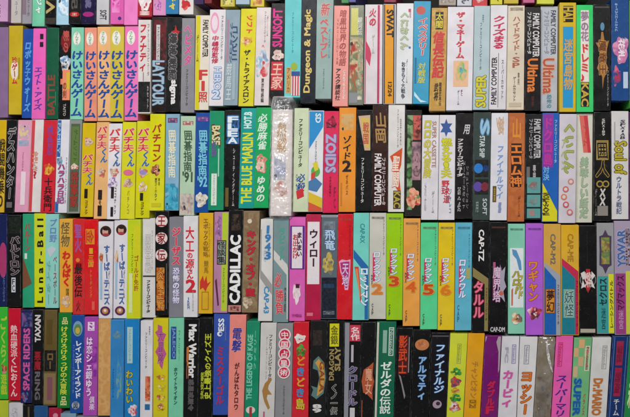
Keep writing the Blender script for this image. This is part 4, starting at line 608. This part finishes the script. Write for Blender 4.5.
def pouch(parent, at, name, mat, ulim, vlim, bulge, cells, amp, seed):
    """a soft bag round the box: bulging front, sides that run back over it"""
    nu, nv = 44, 150; V, F = [], []
    for j in range(nv+1):
        v = vlim[0]+(vlim[1]-vlim[0])*j/nv
        endf = min(1, min(j, nv-j)/(nv*.07)); endf = math.sqrt(max(0, 1-(1-endf)**2))
        for i in range(nu+1):
            s = i/nu*2-1; t = abs(s)
            u = .5+(ulim*s)*(.82+.18*endf)
            x, zz = at(u, v)
            prof = (1-t**5)*endf
            nz = noise.noise(Vector((x*260+seed, zz*260, 0)))*amp*.5+noise.noise(Vector((x*70+seed, zz*110, 3)))*bulge*.28
            row_ = zz*cells; col_ = x*cells+(.5 if int(math.floor(row_)) % 2 else 0)
            bx = (col_-math.floor(col_)-.5); by = (row_-math.floor(row_)-.5)
            bx += noise.noise(Vector((x*300, zz*300, 9)))*.9; by += noise.noise(Vector((x*300, zz*300, 17)))*.9
            bub = max(0, 1-(bx*bx+by*by)/.16)*amp
            y = -bulge*prof+(.05*(t > .985))-nz*prof-bub*prof+.0016*(1-endf)-.0008
            V.append((x+noise.noise(Vector((zz*120, seed, 1)))*.0008, y, zz))
    for j in range(nv):
        for i in range(nu):
            k = j*(nu+1)+i; F.append((k, k+nu+1, k+nu+2, k+1))
    o = mesh_obj(name, V, F, mat, parent)
    for p in o.data.polygons: p.use_smooth = True
    return o
bo, at_ = BUILT['box in crinkled bubble wrap with faint tan lettering']
pouch(bo, at_, 'bubble_wrap', film('bubble_film', (.9, .9, .92, 1), .16, .26, 140, .38, .06), .56, (-.125, 1.03), .0066, 190, .0010, 3.1)
bo, at_ = BUILT['olive brown box inside loose clear plastic sleeve']
pouch(bo, at_, 'plastic_sleeve', film('clear_film', (.75, .73, .7, 1), .12, .1, 60, .6), .5, (-.012, 1.01), .003, 30, .0006, 8.3)

fx = []  # whitish strip on the sleeve: the glint along a fold, put in as colour
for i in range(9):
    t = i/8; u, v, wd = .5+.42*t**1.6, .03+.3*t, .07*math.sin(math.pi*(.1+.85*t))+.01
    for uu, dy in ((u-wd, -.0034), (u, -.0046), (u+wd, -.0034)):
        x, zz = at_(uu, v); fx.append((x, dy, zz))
mesh_obj('sleeve_fold_glint', fx, [(3*i+k, 3*i+3+k, 3*i+4+k, 3*i+1+k) for i in range(8) for k in (0, 1)], film('glint_film', (.9, .9, .9, 1), .75, .15, 300, .2), bo)

# ----------------------------------------------------------------- what the boxes stand in: dark back and floor
def struct(name, V, F, mat):
    o = mesh_obj(name, V, F, mat); o['kind'] = 'structure'; return o
m, nt, bs, N, L = nodes('dark_board'); n = tex(nt, 12, 4)
L(mixc(nt, n.outputs['Fac'], (.012, .011, .011, 1), (.022, .02, .019, 1)), bs.inputs['Base Color']); bs.inputs['Roughness'].default_value = .8
yb_ = .125; zl = P(300, 515)[1]
struct('back_wall', [(-.9, yb_, zl), (.9, yb_, zl), (.9, yb_, .7), (-.9, yb_, .7)], [(0, 1, 2, 3)], m)

# ----------------------------------------------------------------- light: a soft ceiling lamp in front of the wall, dim room light
w = bpy.data.worlds.new('World'); scene.world = w; w.use_nodes = True
bg = w.node_tree.nodes['Background']; bg.inputs[0].default_value = (.92, .96, 1, 1); bg.inputs[1].default_value = .17
def area(name, loc, aim, sx, sy, power, colr):
    l = bpy.data.lights.new(name, 'AREA'); l.shape = 'RECTANGLE'; l.size = sx; l.size_y = sy; l.energy = power; l.color = colr
    o = bpy.data.objects.new(name, l); COL.objects.link(o); o.location = loc
    o.rotation_euler = (Vector(aim)-Vector(loc)).to_track_quat('-Z', 'Y').to_euler()
area('ceiling_lamp', (-.1, -1.45, .95), (-.02, 0, -.05), 1.1, .7, 30.5, (1, .985, .975))

scene.view_settings.view_transform = 'Standard'; scene.view_settings.look = 'None'
scene.view_settings.gamma = 1; scene.view_settings.exposure = 0
scene.render.engine = 'CYCLES'
scene.cycles.use_denoising = False
scene.cycles.max_bounces = 6; scene.cycles.transparent_max_bounces = 12
scene.render.filter_size = 2.0
